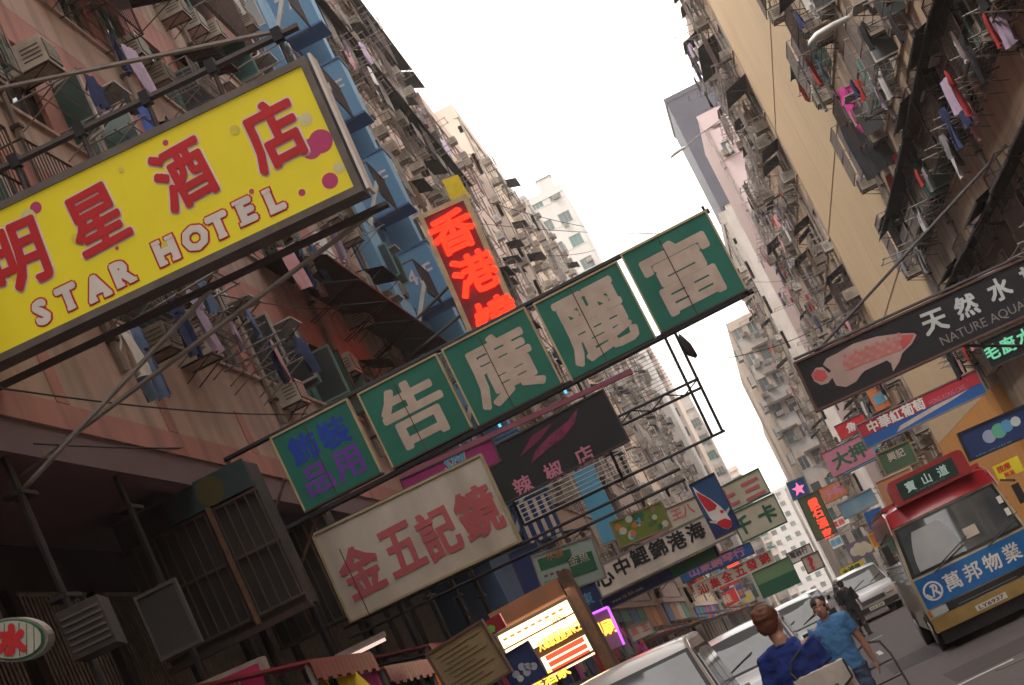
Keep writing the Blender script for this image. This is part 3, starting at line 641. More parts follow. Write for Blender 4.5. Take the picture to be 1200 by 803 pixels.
MB().box(-w,-.01,-.09,w,.2,-.035,M_blk).build('bottom_channel',s.root)
f=MB()
for t_ in (.235,.435,.635,.83):
    X=-w+2*w*t_; f.bar((X,.10,.06),(X,.10,h-.04),.014,M_whitep,6)
f.build('tube_light',s.root)
f=MB().bar((-.45,.3,-.12),(-.45,.3,.22),.02,M_cyan,6).bar((.55,.3,-.12),(.55,.3,.30),.02,M_cyan,6); f.build('cyan_tube_light',s.root)
beams(s,[((-w-.7,.12,h+.03),(-w-.7,.12,-.06)),((-w-.7,.12,-.06),(-w-.1,.12,h*.5)),((-w+.1,.2,-.06),(-w-.9,.3,-1.0)),((-w-.7,.12,h),(-w-.95,.12,h-.6))],.022,M_rust,'strut')
beams(s,[((w+.04,.1,-.1),(w+.04,.1,h+.12))],.02,M_blk)

# ivory sign
s=sign('shop_sign','ivory sign with four faded rose Chinese characters below the green one',(368,628),(562,535),(415,725),30,.16,M_ivory,M_oldcream,.035)
for c,px,py,hp,wp in (('金',423,668,62,50),('五',471,643,60,46),('記',514,624,62,46),('鏡',560,600,62,50)): ch(s,c,px,py,hp-6,M_rose,.029,wpx=wp-4,tilt=2,name='character')
w,h=s.w/2,s.h
beams(s,[((-w-.2,.2,-.05),(w+2.6,.2,-.05)),((-w-.2,.2,-.22),(w+2.6,.2,-.22)),((-w,.2,h+.05),(w,.2,h+.05))],.025,M_blk)

# steel sign frame with bare louvre lines on its right
s=sign('steel_sign_frame','bare black steel frame of an empty sign, sky showing through on its right',(560,498),(790,388),(612,617),37,.1)
w,h=s.w/2,s.h
top=[((w-.06*0,0,0),(w,0,h+.12)),((w-.2,0,0),(w-.2,0,h+.12)),((-w,0,0),(-w,0,h)),((0,.02,0),(0,.02,h)),((-w,0,0),(w+.05,0,0)),((-w,.0,.52*h),(w+.03,0,.52*h)),((-w,.1,.44*h),(w+.03,.1,.44*h))]
beams(s,top,.028,M_blk)
z0,z1=.44*h,.52*h
beams(s,[((-w+i*2*w/12,.05,z0 if i%2 else z1),(-w+(i+1)*2*w/12,.05,z1 if i%2 else z0)) for i in range(12)],.013,M_blk,'lattice_bar')
f=MB()
for i in range(13): f.bar((w*.3-i*.02,.02,.58*h+i*.036*h),(w-.2,.02,.58*h+i*.036*h),.006,M_bars,caps=False)
for i in range(10): f.bar((-w,.02,.02*h+i*.042*h),(w*.2,.02,.02*h+i*.042*h),.008,M_whitep,caps=False)
f.build('louvre_wires',s.root)
beams(s,[((w,0,.5*h),(w+.0,0,-.02))],.02,M_blk)

# red neon
s=sign('neon_sign','vertical red lit neon sign in an old cream frame above the green sign',(497,256),(543,235),(580,420),45,.3,flat('neon_back',(.16,.01,.015)),M_oldcream,.11)
for c,px,py in (('香',531,272),('港',557,320),('燒',583,372)):
    ch(s,c,px,py,46,M_neon,.032,wpx=50,name='neon_character',thick=.05)
w,h=s.w/2,s.h
beams(s,[((-w-.1,.2,h*.55),(-w-2.4,.2,h*.55-.9)),((-w-.1,.2,h*.35),(-w-2.4,.2,h*.35-.6)),((-w,.2,.1),(-w-2,.2,-.3))],.04,M_charcoal)
# cafe sign
s=sign('restaurant_sign','black sign with red-pink Chinese characters and a chilli streak under the green one',(552,538),(706,458),(575,598),36,.2,M_blk,M_charcoal,.03)
for c,px,py in (('辣',613,569),('椒',649,552),('店',685,534)): ch(s,c,px,py,21,M_pinkp,.02,name='character')
shape(s,[(.35,.42),(.5,.52),(.62,.56),(.74,.72),(.80,.93),(.70,.80),(.55,.72),(.42,.60)],mat('chilli_print',(.30,.03,.12),.6,var=.8,scale=7,dirt=(.05,.01,.03)),'chilli_picture'); shape(s,[(.30,.62),(.48,.74),(.60,.90),(.44,.86)],flat('dim_magenta',(.2,.02,.08)),'chilli_picture')
s=sign('shop_sign','thin magenta sign lettered SM peeping out between green and ivory signs',(470,563),(575,515),(482,588),33.5,.15,M_mag,M_charcoal,.02)
ch(s,'SM',533,541,15,M_lblue,.05,M_whitep,.09,shear=.3)
w,h=s.w/2,s.h
MB().box(-w,-.02,h+.02,w+2.6,.1,h+.10,flat('dim_pink_edge',(.30,.09,.14))).build('pink_edge',s.root)

# market lane signs further down, left half
s=sign('shop_sign','long white sign with six black Chinese characters beside the koi picture',(692,668),(846,594),(704,700),44,.25,M_ivory,M_framegrey,.03)
for c,px,py in (('心',708,677),('中',729,664),('鯉',749,652),('錦',771,643),('港',793,634),('海',815,623)): ch(s,c,px,py,20,M_blk,.035,name='character')
s=sign('shop_sign','narrow dark blue strip sign under the long white one',(704,704),(838,640),(709,716),44.3,.2,M_navy,M_framegrey,.02)
ch(s,'www hk fish com',735,697,4,M_whitep,.0,wpx=40); rect(s,.60,.05,.98,.95,M_dgreen)
s=sign('picture_sign','tall blue picture sign of a red and white koi',(808,569),(836,555),(837,632),42,.2,flat('koi_blue',(.02,.09,.24)),M_charcoal,.02)
rect(s,.0,0,1,.35,M_navy,y=-.002,t=.003)
def pxs(L_,ox,oy,q): return [((lambda v:(v[0]/s.w+.5,v[1]/s.h))(loc(s,ox+x/q,oy+y/q))) for x,y in L_]
K=lambda L_,m_,y_: shape(s,pxs(L_,780,540,5.02),m_,'koi_picture',y_)
K([(158,152),(200,188),(262,224),(322,268),(352,300),(384,348),(390,385),(368,404),(335,396),(300,372),(262,338),(232,288),(196,228),(172,186)],M_whitep,-.006)
K([(176,184),(205,196),(258,226),(302,262),(292,288),(252,300),(228,272),(198,226)],M_red,-.012); K([(310,356),(350,338),(384,352),(389,384),(366,402),(330,392),(300,370)],M_red,-.012)
K([(318,292),(340,290),(344,304),(326,312)],M_red,-.012); K([(300,372),(262,366),(258,356),(296,350)],M_silver,-.010); K([(352,300),(372,272),(378,286),(362,318)],M_silver,-.010)
s=sign('shop_sign','upper cream sign with the red character for three right of the koi picture',(844,572),(888,550),(857,599),50,.25,M_cream,M_dgreen,.03)
ch(s,'三',882,573,20,M_rose,.05,name='character'); ch(s,'上',853,584,20,M_rose,.05,name='character')
s=sign('shop_sign','lower cream sign with green character right of the koi picture',(856,604),(906,580),(873,634),49,.3,M_cream,M_dgreen,.03)
ch(s,'卡',899,602,21,M_dgreen,.04,name='character'); ch(s,'千',871,616,20,M_dgreen,.04,name='character')
s=sign('shop_sign','faded board with two red characters left of the koi picture',(775,600),(815,583),(784,622),52,.25,M_cream,M_rust,.03)
ch(s,'王八',800,600,12,M_rose,.03)
s=sign('shop_sign','blue banner sign with red lettering below the koi picture',(796,671),(878,636),(801,683),58,.2,M_bluep,M_charcoal,.03)
ch(s,'山東鋼琴行',840,659,10,M_pinkp,.03,wpx=70,tilt=0)
s=sign('shop_sign','pale sign of six red characters hung low over the parked cars',(812,686),(902,645),(818,699),56,.2,M_cream,M_whitep,.02)
for c,px,py in (('汕',824,690),('集',838,683),('全',852,676),('五',867,669),('發',881,662),('錦',896,655)): ch(s,c,px,py,11.5,M_red,.03,name='character')
s=sign('shop_sign','small orange lit sign above the pale six-character sign',(852,664),(865,658),(854,671),60,.2,M_litr,None)
s=sign('shop_sign','dark green awning-like sign left of the white van',(882,672),(924,653),(893,702),70,.5,flat('pale_green_board',(.18,.30,.15)),M_dgreen,.03)
rect(s,0,0,1,.5,M_dgreen)
s=sign('billboard_sign','mossy green picture billboard above the white six-character sign',(716,613),(774,589),(727,641),48,.2,flat('leaf_green_print',(.16,.22,.03)),M_khaki,.04)
r_=random.Random(3)
for k in range(26): disc(s,r_.uniform(.06,.94),r_.uniform(.1,.9),r_.uniform(.03,.09),r_.choice([M_dgreen,M_khaki,M_orange,M_cream,flat('moss',(.08,.15,.03)),M_lblue]),'printed_leaf',-.003-.0007*k)
s=sign('billboard_sign','pale teal billboard with green blocks of small print left of the white sign',(624,653),(692,629),(641,700),40,.2,flat('pale_teal_board',(.34,.44,.38)),M_framegrey,.03)
rect(s,.06,.62,.62,.9,M_dgreen); rect(s,.52,.22,.94,.68,M_dgreen); rect(s,.05,.05,.46,.35,flat('teal_print',(.10,.30,.30))); ch(s,'水族',650,650,10,M_orange,.0); ch(s,'金魚',678,655,12,M_cut,.0)
for k in range(4): rect(s,.08+.1*k,.45,.14+.1*k,.5,M_rust)
s=sign('shop_sign','plain light blue vertical panel behind the wires',(670,555),(694,544),(703,640),60,.3,M_lblue,None)
s=sign('shop_sign','dark blue vertical sign left of the teal billboard',(596,650),(628,636),(618,705),46,.3,M_navy,M_charcoal,.02)
s=sign('shop_sign','blue and white striped vertical signboard under the chilli sign',(600,596),(640,578),(618,640),48,.3,M_navy,None)
for k in (.1,.34,.58,.82): rect(s,k,0,k+.1,1,M_cut)
s=sign('shop_sign','blue box sign just above the violet neon sign',(668,695),(700,681),(683,722),50,.3,M_navy,M_charcoal,.02)
ch(s,'東',688,702,14,M_lblue,.02)
# lit menu board
s=sign('lit_signboard','brightly lit cream and yellow menu board with three red strips, bottom centre',(583,745),(664,702),(611,806),26,.3,flat('menu_back',(.14,.06,.03)),M_charcoal,.03)
rect(s,.0,.74,1,.985,M_litw,'lit_panel'); rect(s,.0,.50,1,.71,M_litw,'lit_panel'); 
x,z=loc(s,655,745); text_part(s.root,'大雄獻髮屋SINCE',x,z,14*s.mpp,M_lity,-.01,.02,56*s.mpp,'lettering')
rect(s,.36,-.08,1.0,.30,M_litw,'lit_panel',-.004,.008)
for k in range(3): rect(s,.42,.20-k*.125,.96,.29-k*.125,M_litr,'red_strip',-.013)
ch(s,'水族',648,725,8,M_whitep,.02); x,z=loc(s,655,726); text_part(s.root,'魚龍',x,z,9*s.mpp,M_navy,-.013,.0)
for k in range(9): rect(s,.04+.1*k,.86,.10+.1*k,.90,flat('menu_ochre',(.6,.33,.08)),'printed_line',-.011,.003)
ch(s,'活鮮酒家',636,798,16,M_lity,.03)
MB().box(s.w/2+.03,.0,-.3,s.w/2+.16,.5,s.h+.35,M_rust).build('side_post',s.root)
MB().box(-s.w/2,.1,s.h+.03,s.w/2,.5,s.h+.30,mat('orange_fascia',(.42,.19,.10),.7,var=.3)).build('fascia',s.root)
ll=bpy.data.lights.new('sign_lamp','AREA'); ll.energy=14; ll.size=1.2; ll.color=(1,.75,.45); lo=bpy.data.objects.new('sign_lamp',ll); C.objects.link(lo); lo.parent=s.root; lo.location=(0,-.5,s.h+.3); lo.rotation_euler=(R(-20),0,0)
s=sign('neon_sign','pink sign with yellow characters edged by a violet tube',(684,724),(711,712),(703,768),32,.15,flat('dusty_pink',(.46,.22,.34)),None)
ch(s,'印',697,741,17,M_lity,.06,name='character'); ch(s,'刷',714,734,17,M_lity,.04,name='character')
MB().bar((-s.w/2,-.03,s.h),(s.w/2+.02,-.03,s.h),.02,M_litp,6).bar((s.w/2+.02,-.03,s.h),(s.w/2+.02,-.03,0),.02,M_litp,6).build('violet_tube_light',s.root)
s=sign('shop_sign','small pale sign with two red characters right of the violet neon sign',(736,737),(759,726),(742,752),34,.15,M_cut,M_framegrey,.02)
ch(s,'魚',744,740,8,M_rose,.03); ch(s,'王',756,735,8,M_rose,.03)
s=sign('shop_sign','khaki notice board of small print near the bottom centre',(502,768),(563,730),(524,830),23,.12,M_khaki,M_rust,.03)
for k in range(9):
    a=.08+.05*(k%3); rect(s,a,.86-k*.09,.9-.13*((k*2)%3),.875-k*.09,flat('print_brown',(.12,.07,.03)),'printed_line')
s=sign('poster_sign','small dark blue poster with pale figures in front of the lit menu board',(583,773),(618,752),(603,812),24,.08,M_navy,M_navy,.01)
for fx,fz in ((.25,.4),(.5,.5),(.65,.42),(.8,.35),(.55,.3)): disc(s,fx,fz,.045,flat('print_lilac',(.4,.42,.55)),'printed_figure')
disc(s,.3,.25,.04,M_silver,'printed_figure',-.006)
s=sign('shop_sign','small green and red lit sign above the khaki board',(560,733),(585,719),(566,750),25,.1,flat('deep_red',(.25,.01,.02)),None)
shape(s,[(.1,.15),(.5,.1),(.6,.4),(.45,.65),(.3,.55),(.15,.6)],flat('lime',(.12,.4,.05)),'printed_frog')
s=sign('oval_sign','oval white sign with green rim and red character at the lower left edge',(-18,725),(48,722),(-5,776),14.2,.12)
M_ovw=flat('oval_white',(.5,.5,.44))
pts=lambda k:[(s.w*.62*k*math.cos(a*math.pi/16),0,s.h/2+s.h*.5*k*math.sin(a*math.pi/16)) for a in range(32)]
MB().prism(pts(1.0),(0,.14,0),M_framegrey).build('rim',s.root)
MB().prism([(x,-.01,z) for x,y,z in pts(.92)],(0,.008,0),M_dgreen).build('green_ring',s.root); MB().prism([(x,-.02,z) for x,y,z in pts(.84)],(0,.008,0),M_ovw).build('face',s.root)
f=MB()
for k in range(-4,5): f.bar((k*.055,-.023,s.h*(.5-.38*math.sqrt(1-(k/5)**2))),(k*.055,-.023,s.h*(.5+.38*math.sqrt(1-(k/5)**2))),.003,M_dgreen,caps=False)
f.build('green_lines',s.root)
text_part(s.root,'水',0,s.h/2,s.h*.62,M_red,-.028,.09,None,'character',0,.005)
s=sign('shop_sign','magenta lit sign in a grey frame cut off by the bottom edge, lower left',(236,806),(303,777),(250,850),20,.15,glow('dim_magenta_panel',(.30,.02,.07),.12),M_framegrey,.05)
ch(s,'鞋',280,808,16,M_whitep,.03)

# right side
s=sign('aquarium_sign','long black aquarium sign with a pink arowana fish over the right pavement',(933,426),(1240,286),(957,480),38,.3,M_blk,mat('brown_trim',(.14,.07,.06),.6,var=.3),.04)
fx0,fx1=.0,.50
def pxs(L_,ox,oy,q): return [((lambda v:(v[0]/s.w+.5,v[1]/s.h))(loc(s,ox+x/q,oy+y/q))) for x,y in L_]
fish=[(452,515),(468,490),(492,487),(515,508),(522,500),(493,478),(505,457),(545,437),(600,405),(680,380),(750,370),(812,367),(822,374),(806,405),(772,438),(762,468),(740,502),(733,474),(718,463),(640,500),(628,512),(610,538),(575,557),(540,552),(526,524),(512,543),(487,550),(463,537)]
shape(s,pxs(fish,800,268,3),flat('fish_pale',(.50,.36,.32)),'fish_picture',-.006)
shape(s,pxs([(560,470),(600,440),(690,408),(770,385),(812,372),(800,400),(760,432),(700,455),(630,478),(590,500)],800,268,3),flat('fish_rose',(.58,.22,.20)),'fish_picture',-.008)
shape(s,pxs([(455,514),(470,495),(500,500),(510,522),(490,540),(465,533)],800,268,3),flat('fish_red',(.6,.1,.1)),'fish_picture',-.010)
shape(s,pxs([(770,376),(815,370),(800,400),(775,425),(762,400)],800,268,3),flat('fish_red',(.6,.1,.1)),'fish_picture',-.010)
for i in range(11):
    for j in range(4):
        fx,fz=pxs([(570+i*19+4*(j%2),470-i*7.5+(j-1.5)*15-(i-5)*0)],800,268,3)[0]; disc(s,fx,fz,.035,[flat('fish_scale',(.60,.20,.18)),flat('fish_scale_pale',(.55,.30,.27))][(i+j)%2],'fish_scale',-.0115-.0004*(i+j))
ch(s,'天',1095,377,26,M_silver,.03,name='character',tilt=-3); ch(s,'然',1132,359,26,M_silver,.03,name='character'); ch(s,'水',1171,339,26,M_silver,.03,name='character'); ch(s,'族',1210,322,26,M_silver,.03,name='character')
x,z=loc(s,1168,372); text_part(s.root,'NATURE AQUARIUM',x,z,13*s.mpp,M_framegrey,-.008,.0,142*s.mpp)
w,h=s.w/2,s.h
beams(s,[((-w,.15,h+.1),(w+.3,.15,h+.1)),((-w+.3,.2,h),(w,.2,h+2.1)),((w*.1,.3,0),(w,.4,-1.1))],.03,M_charcoal)
s=sign('led_sign','small dark sign with green lit characters under the aquarium sign at the right edge',(1148,402),(1215,371),(1162,431),42,.2,M_blk,M_charcoal,.03)
ch(s,'毛',1162,413,17,M_led,.03,name='character'); ch(s,'廚',1181,404,18,M_led,.03,name='character'); ch(s,'水',1201,394,18,M_led,.03,name='character')
s=sign('shop_sign','red over blue slanted sign with white characters left of the ochre wall foot',(1004,499),(1143,434),(1014,526),55,.3,M_bluep,M_framegrey,.03)
rect(s,0,.45,1,1,flat('brick_red_print',(.50,.03,.05)),y=-.003,t=.004)
ch(s,'中華紅葡萄',1050,487,14,M_whitep,.03,wpx=72,name='characters'); x,z=loc(s,1110,463); text_part(s.root,'HONG KONG CAFE',x,z,6*s.mpp,M_pinkp,-.012,0,46*s.mpp)
shape(s,[(.25,.05),(.75,.30),(.9,.42),(.6,.40),(.3,.25)],M_cut,'wave_print',-.005)
s=sign('picture_sign','dark blue sign with a round shimmering fish picture at the right edge',(1124,509),(1205,474),(1135,540),50,.25,M_navy,M_blk,.04)
for k,(fx,fz,r) in enumerate(((.35,.5,.16),(.5,.55,.18),(.62,.6,.15),(.75,.62,.12))): disc(s,fx,fz,r,[flat('iris_lilac',(.35,.38,.55)),flat('iris_green',(.12,.42,.28)),flat('iris_blue',(.1,.32,.55)),M_silver][k],'printed_fish',-.004-.001*k)
ch(s,'NEW AQUARIUM',1165,527,4,M_lblue,0,wpx=44)
s=sign('shop_sign','small yellow sign with red print beside the minibus roof',(1163,547),(1192,534),(1170,565),48,.15,M_yel,None)
ch(s,'按摩',1176,548,8,M_red,.02); ch(s,'開業',1183,555,6,M_red,.02)
s=sign('shop_sign','dark green square sign above the minibus',(1028,533),(1064,517),(1040,556),62,.2,mat('olive_green_board',(.06,.13,.07),.7,var=.4,scale=3),M_khaki,.04)
ch(s,'興記',1050,533,10,M_cut,.02)
s=sign('picture_sign','orange mural-like picture sign behind the minibus destination box',(1026,566),(1066,548),(1044,604),62,.2,mat('orange_print',(.52,.20,.08),.7,var=.5,scale=3,dirt=(.45,.32,.2)),M_cut,.04)
s=sign('billboard_sign','blue sea picture billboard on the right row left of the minibus',(982,592),(1020,573),(990,608),75,.2,mat('sea_blue_print',(.08,.25,.42),.6,var=.6,scale=1.2,dirt=(.4,.45,.42)),M_framegrey,.04)
s=sign('neon_sign','small blue sign with pink neon star shape over the lane',(923,567),(941,560),(929,586),85,.2,M_bluep,M_teal,.06)
shape(s,[(.5,.9),(.6,.62),(.9,.6),(.68,.42),(.75,.1),(.5,.3),(.22,.12),(.34,.42),(.1,.6),(.4,.62)],M_pinkn,'neon_star')
s=sign('neon_sign','vertical green sign with four glowing red characters over the lane',(936,586),(958,576),(956,634),85,.3,flat('mossy',(.12,.16,.08)),M_rust,.05)
for c,px,py in (('鑽',953,590),('石',958,601),('酒',964,613),('家',970,625)): ch(s,c,px,py,11,M_litr,.035,name='neon_character')
s=sign('shop_sign','cream square sign with a red question-like mark above the white van',(940,655),(958,647),(946,672),80,.2,M_cut,M_charcoal,.05)
ch(s,'?',951,660,14,M_red,.08)
s=sign('shop_sign','pale notice sign left of the cream question sign',(922,650),(948,638),(926,662),90,.2,M_whitep,M_rust,.05); ch(s,'電器行',936,648,7,M_blk,.02)
s=sign('shop_sign','yellow and black sign low on the right row near the van',(983,668),(1010,656),(986,678),78,.2,M_yel,None); ch(s,'大減價',998,667,7,M_dgreen,.03)
s=sign('shop_sign','blue square sign left of the minibus flank',(1012,602),(1032,593),(1018,622),66,.2,M_bluep,None)
s=sign('picture_sign','picture sign of pale yellow flowers left of the minibus',(990,640),(1016,627),(999,660),72,.2,flat('dusk_violet',(.18,.13,.2)),None)
for fx,fz in ((.25,.5),(.45,.62),(.5,.35),(.7,.55),(.8,.35)): disc(s,fx,fz,.16,M_cream,'printed_flower',-.004-.002*fx)
s=sign('shop_sign','orange small sign below the blue square one by the minibus',(1018,628),(1032,621),(1024,642),66,.2,M_orange,M_yel,.03)

# scattered smaller signs over the far lane (each with its own look)
COLN={'red':M_red,'blue':M_bluep,'green':M_dgreen,'yellow':M_yel,'white':M_whitep,'pink':M_pinkp,'purple':M_purp,'orange':M_orange,'cream':M_cream,'navy':M_navy,'magenta':M_mag,'light blue':M_lblue}
rs=random.Random(12)
names=['魚','金行','電器','酒樓','大押','藥房','鞋','髮廊','茶','水族館','麻雀','影音','手錶','眼鏡']
cl=[c for c in COLN if c not in ('magenta','purple')]; used=set(); k=0
for side in (-1,1):
    for j in range(26 if side<0 else 12):
        Y=rs.uniform(84,230); Z=rs.uniform(3.1,7.2)+(.0 if side<0 else .4); wd=rs.uniform(.9,2.3); hg=rs.uniform(.5,1.2); 
        if rs.random()<.3: wd,hg=rs.uniform(.6,1.0),rs.uniform(1.8,3)
        xe=(XL if side<0 else XR); inn=rs.uniform(.1,1.2); cx=xe-side*(inn+wd/2)
        c1=rs.choice(cl); c2=rs.choice([c for c in cl if c!=c1]); nm=rs.choice(names)
        sh='tall' if hg>wd else ('long' if wd>1.8 else 'small')
        key=(c1,c2,sh,side)
        if key in used: continue
        used.add(key)
        lab='%s %s sign with %s lettering reading %s over the %s pavement'%(sh,c1,c2,nm,'left' if side<0 else 'right')
        rt=empty('shop_sign',(cx,Y,Z),0,lab,'sign','shop signs crowding the far lane')
        MB().box(-wd/2,0,0,wd/2,.2,hg,COLN[c1]).build('board',rt)
        MB().box(-wd/2-.03,-.02,hg,wd/2+.03,.22,hg+.04,M_charcoal).box(-wd/2-.03,-.02,-.04,wd/2+.03,.22,0,M_charcoal).bar((0,.1,hg),(side*(inn+wd/2),.1,hg+.5),.03,M_charcoal).bar((-wd/2,.1,hg+.02),(side*(inn+wd/2),.1,hg+.02),.03,M_charcoal).build('frame',rt)
        if hg>wd:
            for q,cc in enumerate(nm): text_part(rt,cc,0,hg*(1-(q+.5)/len(nm)),min(wd,hg/len(nm))*.75,COLN[c2],-.01,.04,name='character')
        else: text_part(rt,nm,0,hg/2,hg*.62,COLN[c2],-.01,.04,min(wd*.85,hg*.7*len(nm)))

#VEHICLES
def onroad(px,py):
    r=ray(px,py); return O0+r*(-EYE/r.z)
def mark(P,w,l,rz=0):
    o=MB().box(-w/2,-l/2,.004,w/2,l/2,.008,M_roadpaint).build('road_marking',None,(P.x,P.y,0),(0,0,rz)); o['kind']='structure'
mark(onroad(1025,749),.42,.28); mark(onroad(1148,792),.9,.2)
for k in range(12): mark(Vector((.95,44+k*9,0)),.1,2.2)
for k,(x,y,w,l) in enumerate([(1.9,27.5,1.3,2.6),(3.9,26,.9,3.5),(1.2,36,.8,4),(0.2,40,1.2,3)]):
    o=MB().box(-w/2,-l/2,.002,w/2,l/2,.0035,mat('asphalt_patch',(.055,.048,.05),.9,var=.4,scale=7)).build('road_patch',None,(x,y,0)); o['kind']='structure'
t=MB().bar((0,0,.001),(0,0,.006),.33,M_iron,20).build('manhole_cover',None,(2.0,25.2,0)); t['kind']='structure'
# ------------------------------------------------------------------ vehicles
M_tyre=mat('tyre_rubber',(.02,.02,.022),.9,var=.3); M_rim=mat('wheel_rim',(.35,.35,.36),.4,.6,var=.2); M_trim=mat('black_trim',(.02,.02,.022),.5,var=.2)
M_lamp=mat('headlamp_glass',(.55,.56,.58),.12,var=.1,spec=.8); M_amber=mat('amber_lamp',(.6,.2,.03),.3,var=0); M_plate=mat('number_plate',(.75,.72,.62),.5,var=.1)
M_carglass=mat('car_glass',(.05,.06,.065),.06,var=.35,scale=2.5,dirt=(.16,.17,.17),spec=.9); M_seat=mat('car_seat',(.12,.11,.11),.8)
def paint(n,c,r=.28): 
    m=mat(n,c,r,var=.12,scale=1.5,dirt=tuple(x*.75 for x in c),spec=.6); m.node_tree.nodes['Principled BSDF'].inputs['Coat Weight'].default_value=.5; return m
P_silver=paint('champagne_silver_paint',(.36,.33,.31)); P_white=paint('white_car_paint',(.62,.62,.64)); P_dark=paint('dark_car_paint',(.06,.06,.07))
def vehicle(name,label,cat,x,y,L,Wd,H,prof,wind,sides,pt,rz=0,belt=.95,taper=.82,group=None,rear=None,front_curve=.16):
    """prof: (y,z) outline from front bottom over the roof to the rear bottom; y from 0 (front) to L"""
    root=empty(name,(x,y,0),rz,label,cat,group)
    def hw(z):
        if z<belt: return Wd/2*(.955+.045*min(1,max(0,(z-.15))/.45))
        t=min(1,(z-belt)/(H-belt)); return Wd/2*(1-(1-taper)*t**.9)
    cols=[-1,-.985,-.93,-.8,-.5,-.2,0,.2,.5,.8,.93,.985,1]
    def surf(t,yy,zz,out=0):
        a=abs(t); sh=(.0 if a<.93 else (.25*(a-.93)/.07)**2)
        f=yy/L; yn=yy
        if f<.5: yn=yy+front_curve*a**3*(1-f*2)
        else: yn=yy-.10*a**3*(f*2-1)
        cz=.035*(1-a*a) if zz>H-.12 else 0
        ins=.05 if a>.99 else (.012 if a>.98 else 0)
        zz2=zz+cz-(ins if zz>H-.3 else 0)
        yc=ins*(1-2*f)
        return (t*hw(zz),yn+yc,zz2)
    b=MB(); k=b.m(pt)
    pr=[]                                     # finer outline with rounded joints
    n=len(prof)
    for i,p in enumerate(prof):
        if i in (0,n-1): pr.append(p); continue
        a=Vector(prof[i-1]);c=Vector(p);e=Vector(prof[i+1]); r1=min(.07,(a-c).length*.3); r2=min(.07,(e-c).length*.3)
        q1=c+(a-c).normalized()*r1; q2=c+(e-c).normalized()*r2
        for t in (0,.33,.67,1): 
            v=q1*(1-t)**2+c*2*t*(1-t)+q2*t*t; pr.append((v.x,v.y))
    for (yy,zz) in pr:
        for t in cols: b.v.append(surf(t,yy,zz))
    nc=len(cols)
    for i in range(len(pr)-1):
        for j in range(nc-1):
            a=i*nc+j; b.f.append((a,a+1,a+nc+1,a+nc)); b.mi.append(k); b.sm.append(True)
    for j,rev in ((0,False),(nc-1,True)):
        q=[i*nc+j for i in range(len(pr))]; b.f.append(tuple(q if rev else q[::-1])); b.mi.append(k); b.sm.append(False)
    q=[j for j in range(nc)]+[(len(pr)-1)*nc+j for j in reversed(range(nc))]; b.f.append(tuple(q)); b.mi.append(b.m(M_trim)); b.sm.append(False)
    b.build('body',root)
    def panel(name,i,u0,u1,t0,t1,mt,off=.012,edge=True):
        """panel on the surface between outline points i and i+1; u along the outline, t across"""
        p0=Vector(prof[i]); p1=Vector(prof[i+1]); dd=(p1-p0).normalized(); nrm=Vector((-dd.y,dd.x))
        if nrm.x>0 and i<n/2 and abs(nrm.x)>abs(nrm.y): nrm=-nrm
        if nrm.y<0 and abs(nrm.y)>=abs(nrm.x): nrm=-nrm
        m=MB(); kk=m.m(mt); N=10; rows=3
        for r in range(rows+1):
            u=u0+(u1-u0)*r/rows; q=p0+(p1-p0)*u
            for c in range(N+1):
                t=t0+(t1-t0)*c/N; v=surf(t,q.x,q.y); m.v.append((v[0],v[1]+nrm.x*off,v[2]+nrm.y*off))
        for r in range(rows):
            for c in range(N):
                a=r*(N+1)+c; m.f.append((a,a+1,a+N+2,a+N+1)); m.mi.append(kk); m.sm.append(True)
        return m.build(name,root)
    i=wind; panel('windscreen_seal',i,.03,.98,-.955,.955,M_trim,.008); panel('windscreen',i,.08,.93,-.90,.90,M_carglass,.016)
    for nm,poly,mt in sides:
        for sg in (-1,1):
            m=MB(); pts=[(sg*(hw(z)+.004),y_,z) for y_,z in poly]; m.prism(pts,(sg*.014,0,0),mt); m.build(nm,root)
    for wy in (L*.17,L*.80):
        for sg in (-1,1):
            m=MB(); r=.32
            m.bar((sg*(Wd/2-.22),wy,r),(sg*(Wd/2-.005),wy,r),r,M_tyre,20,smooth=True); w_=m.build('wheel',root)
            MB().bar((sg*(Wd/2-.01),wy,r),(sg*(Wd/2+.012),wy,r),r*.62,M_rim,16).build('rim',w_)
            a=MB(); rr=.38
            a.prism([(sg*(Wd/2*.985),wy+rr*math.cos(q*math.pi/10),r+rr*math.sin(q*math.pi/10)) for q in range(11)]+[(sg*(Wd/2*.985),wy-rr,.2),(sg*(Wd/2*.985),wy+rr,.2)],(sg*.008,0,0),M_trim); a.build('wheel_arch',root)
    return root,panel,surf,hw
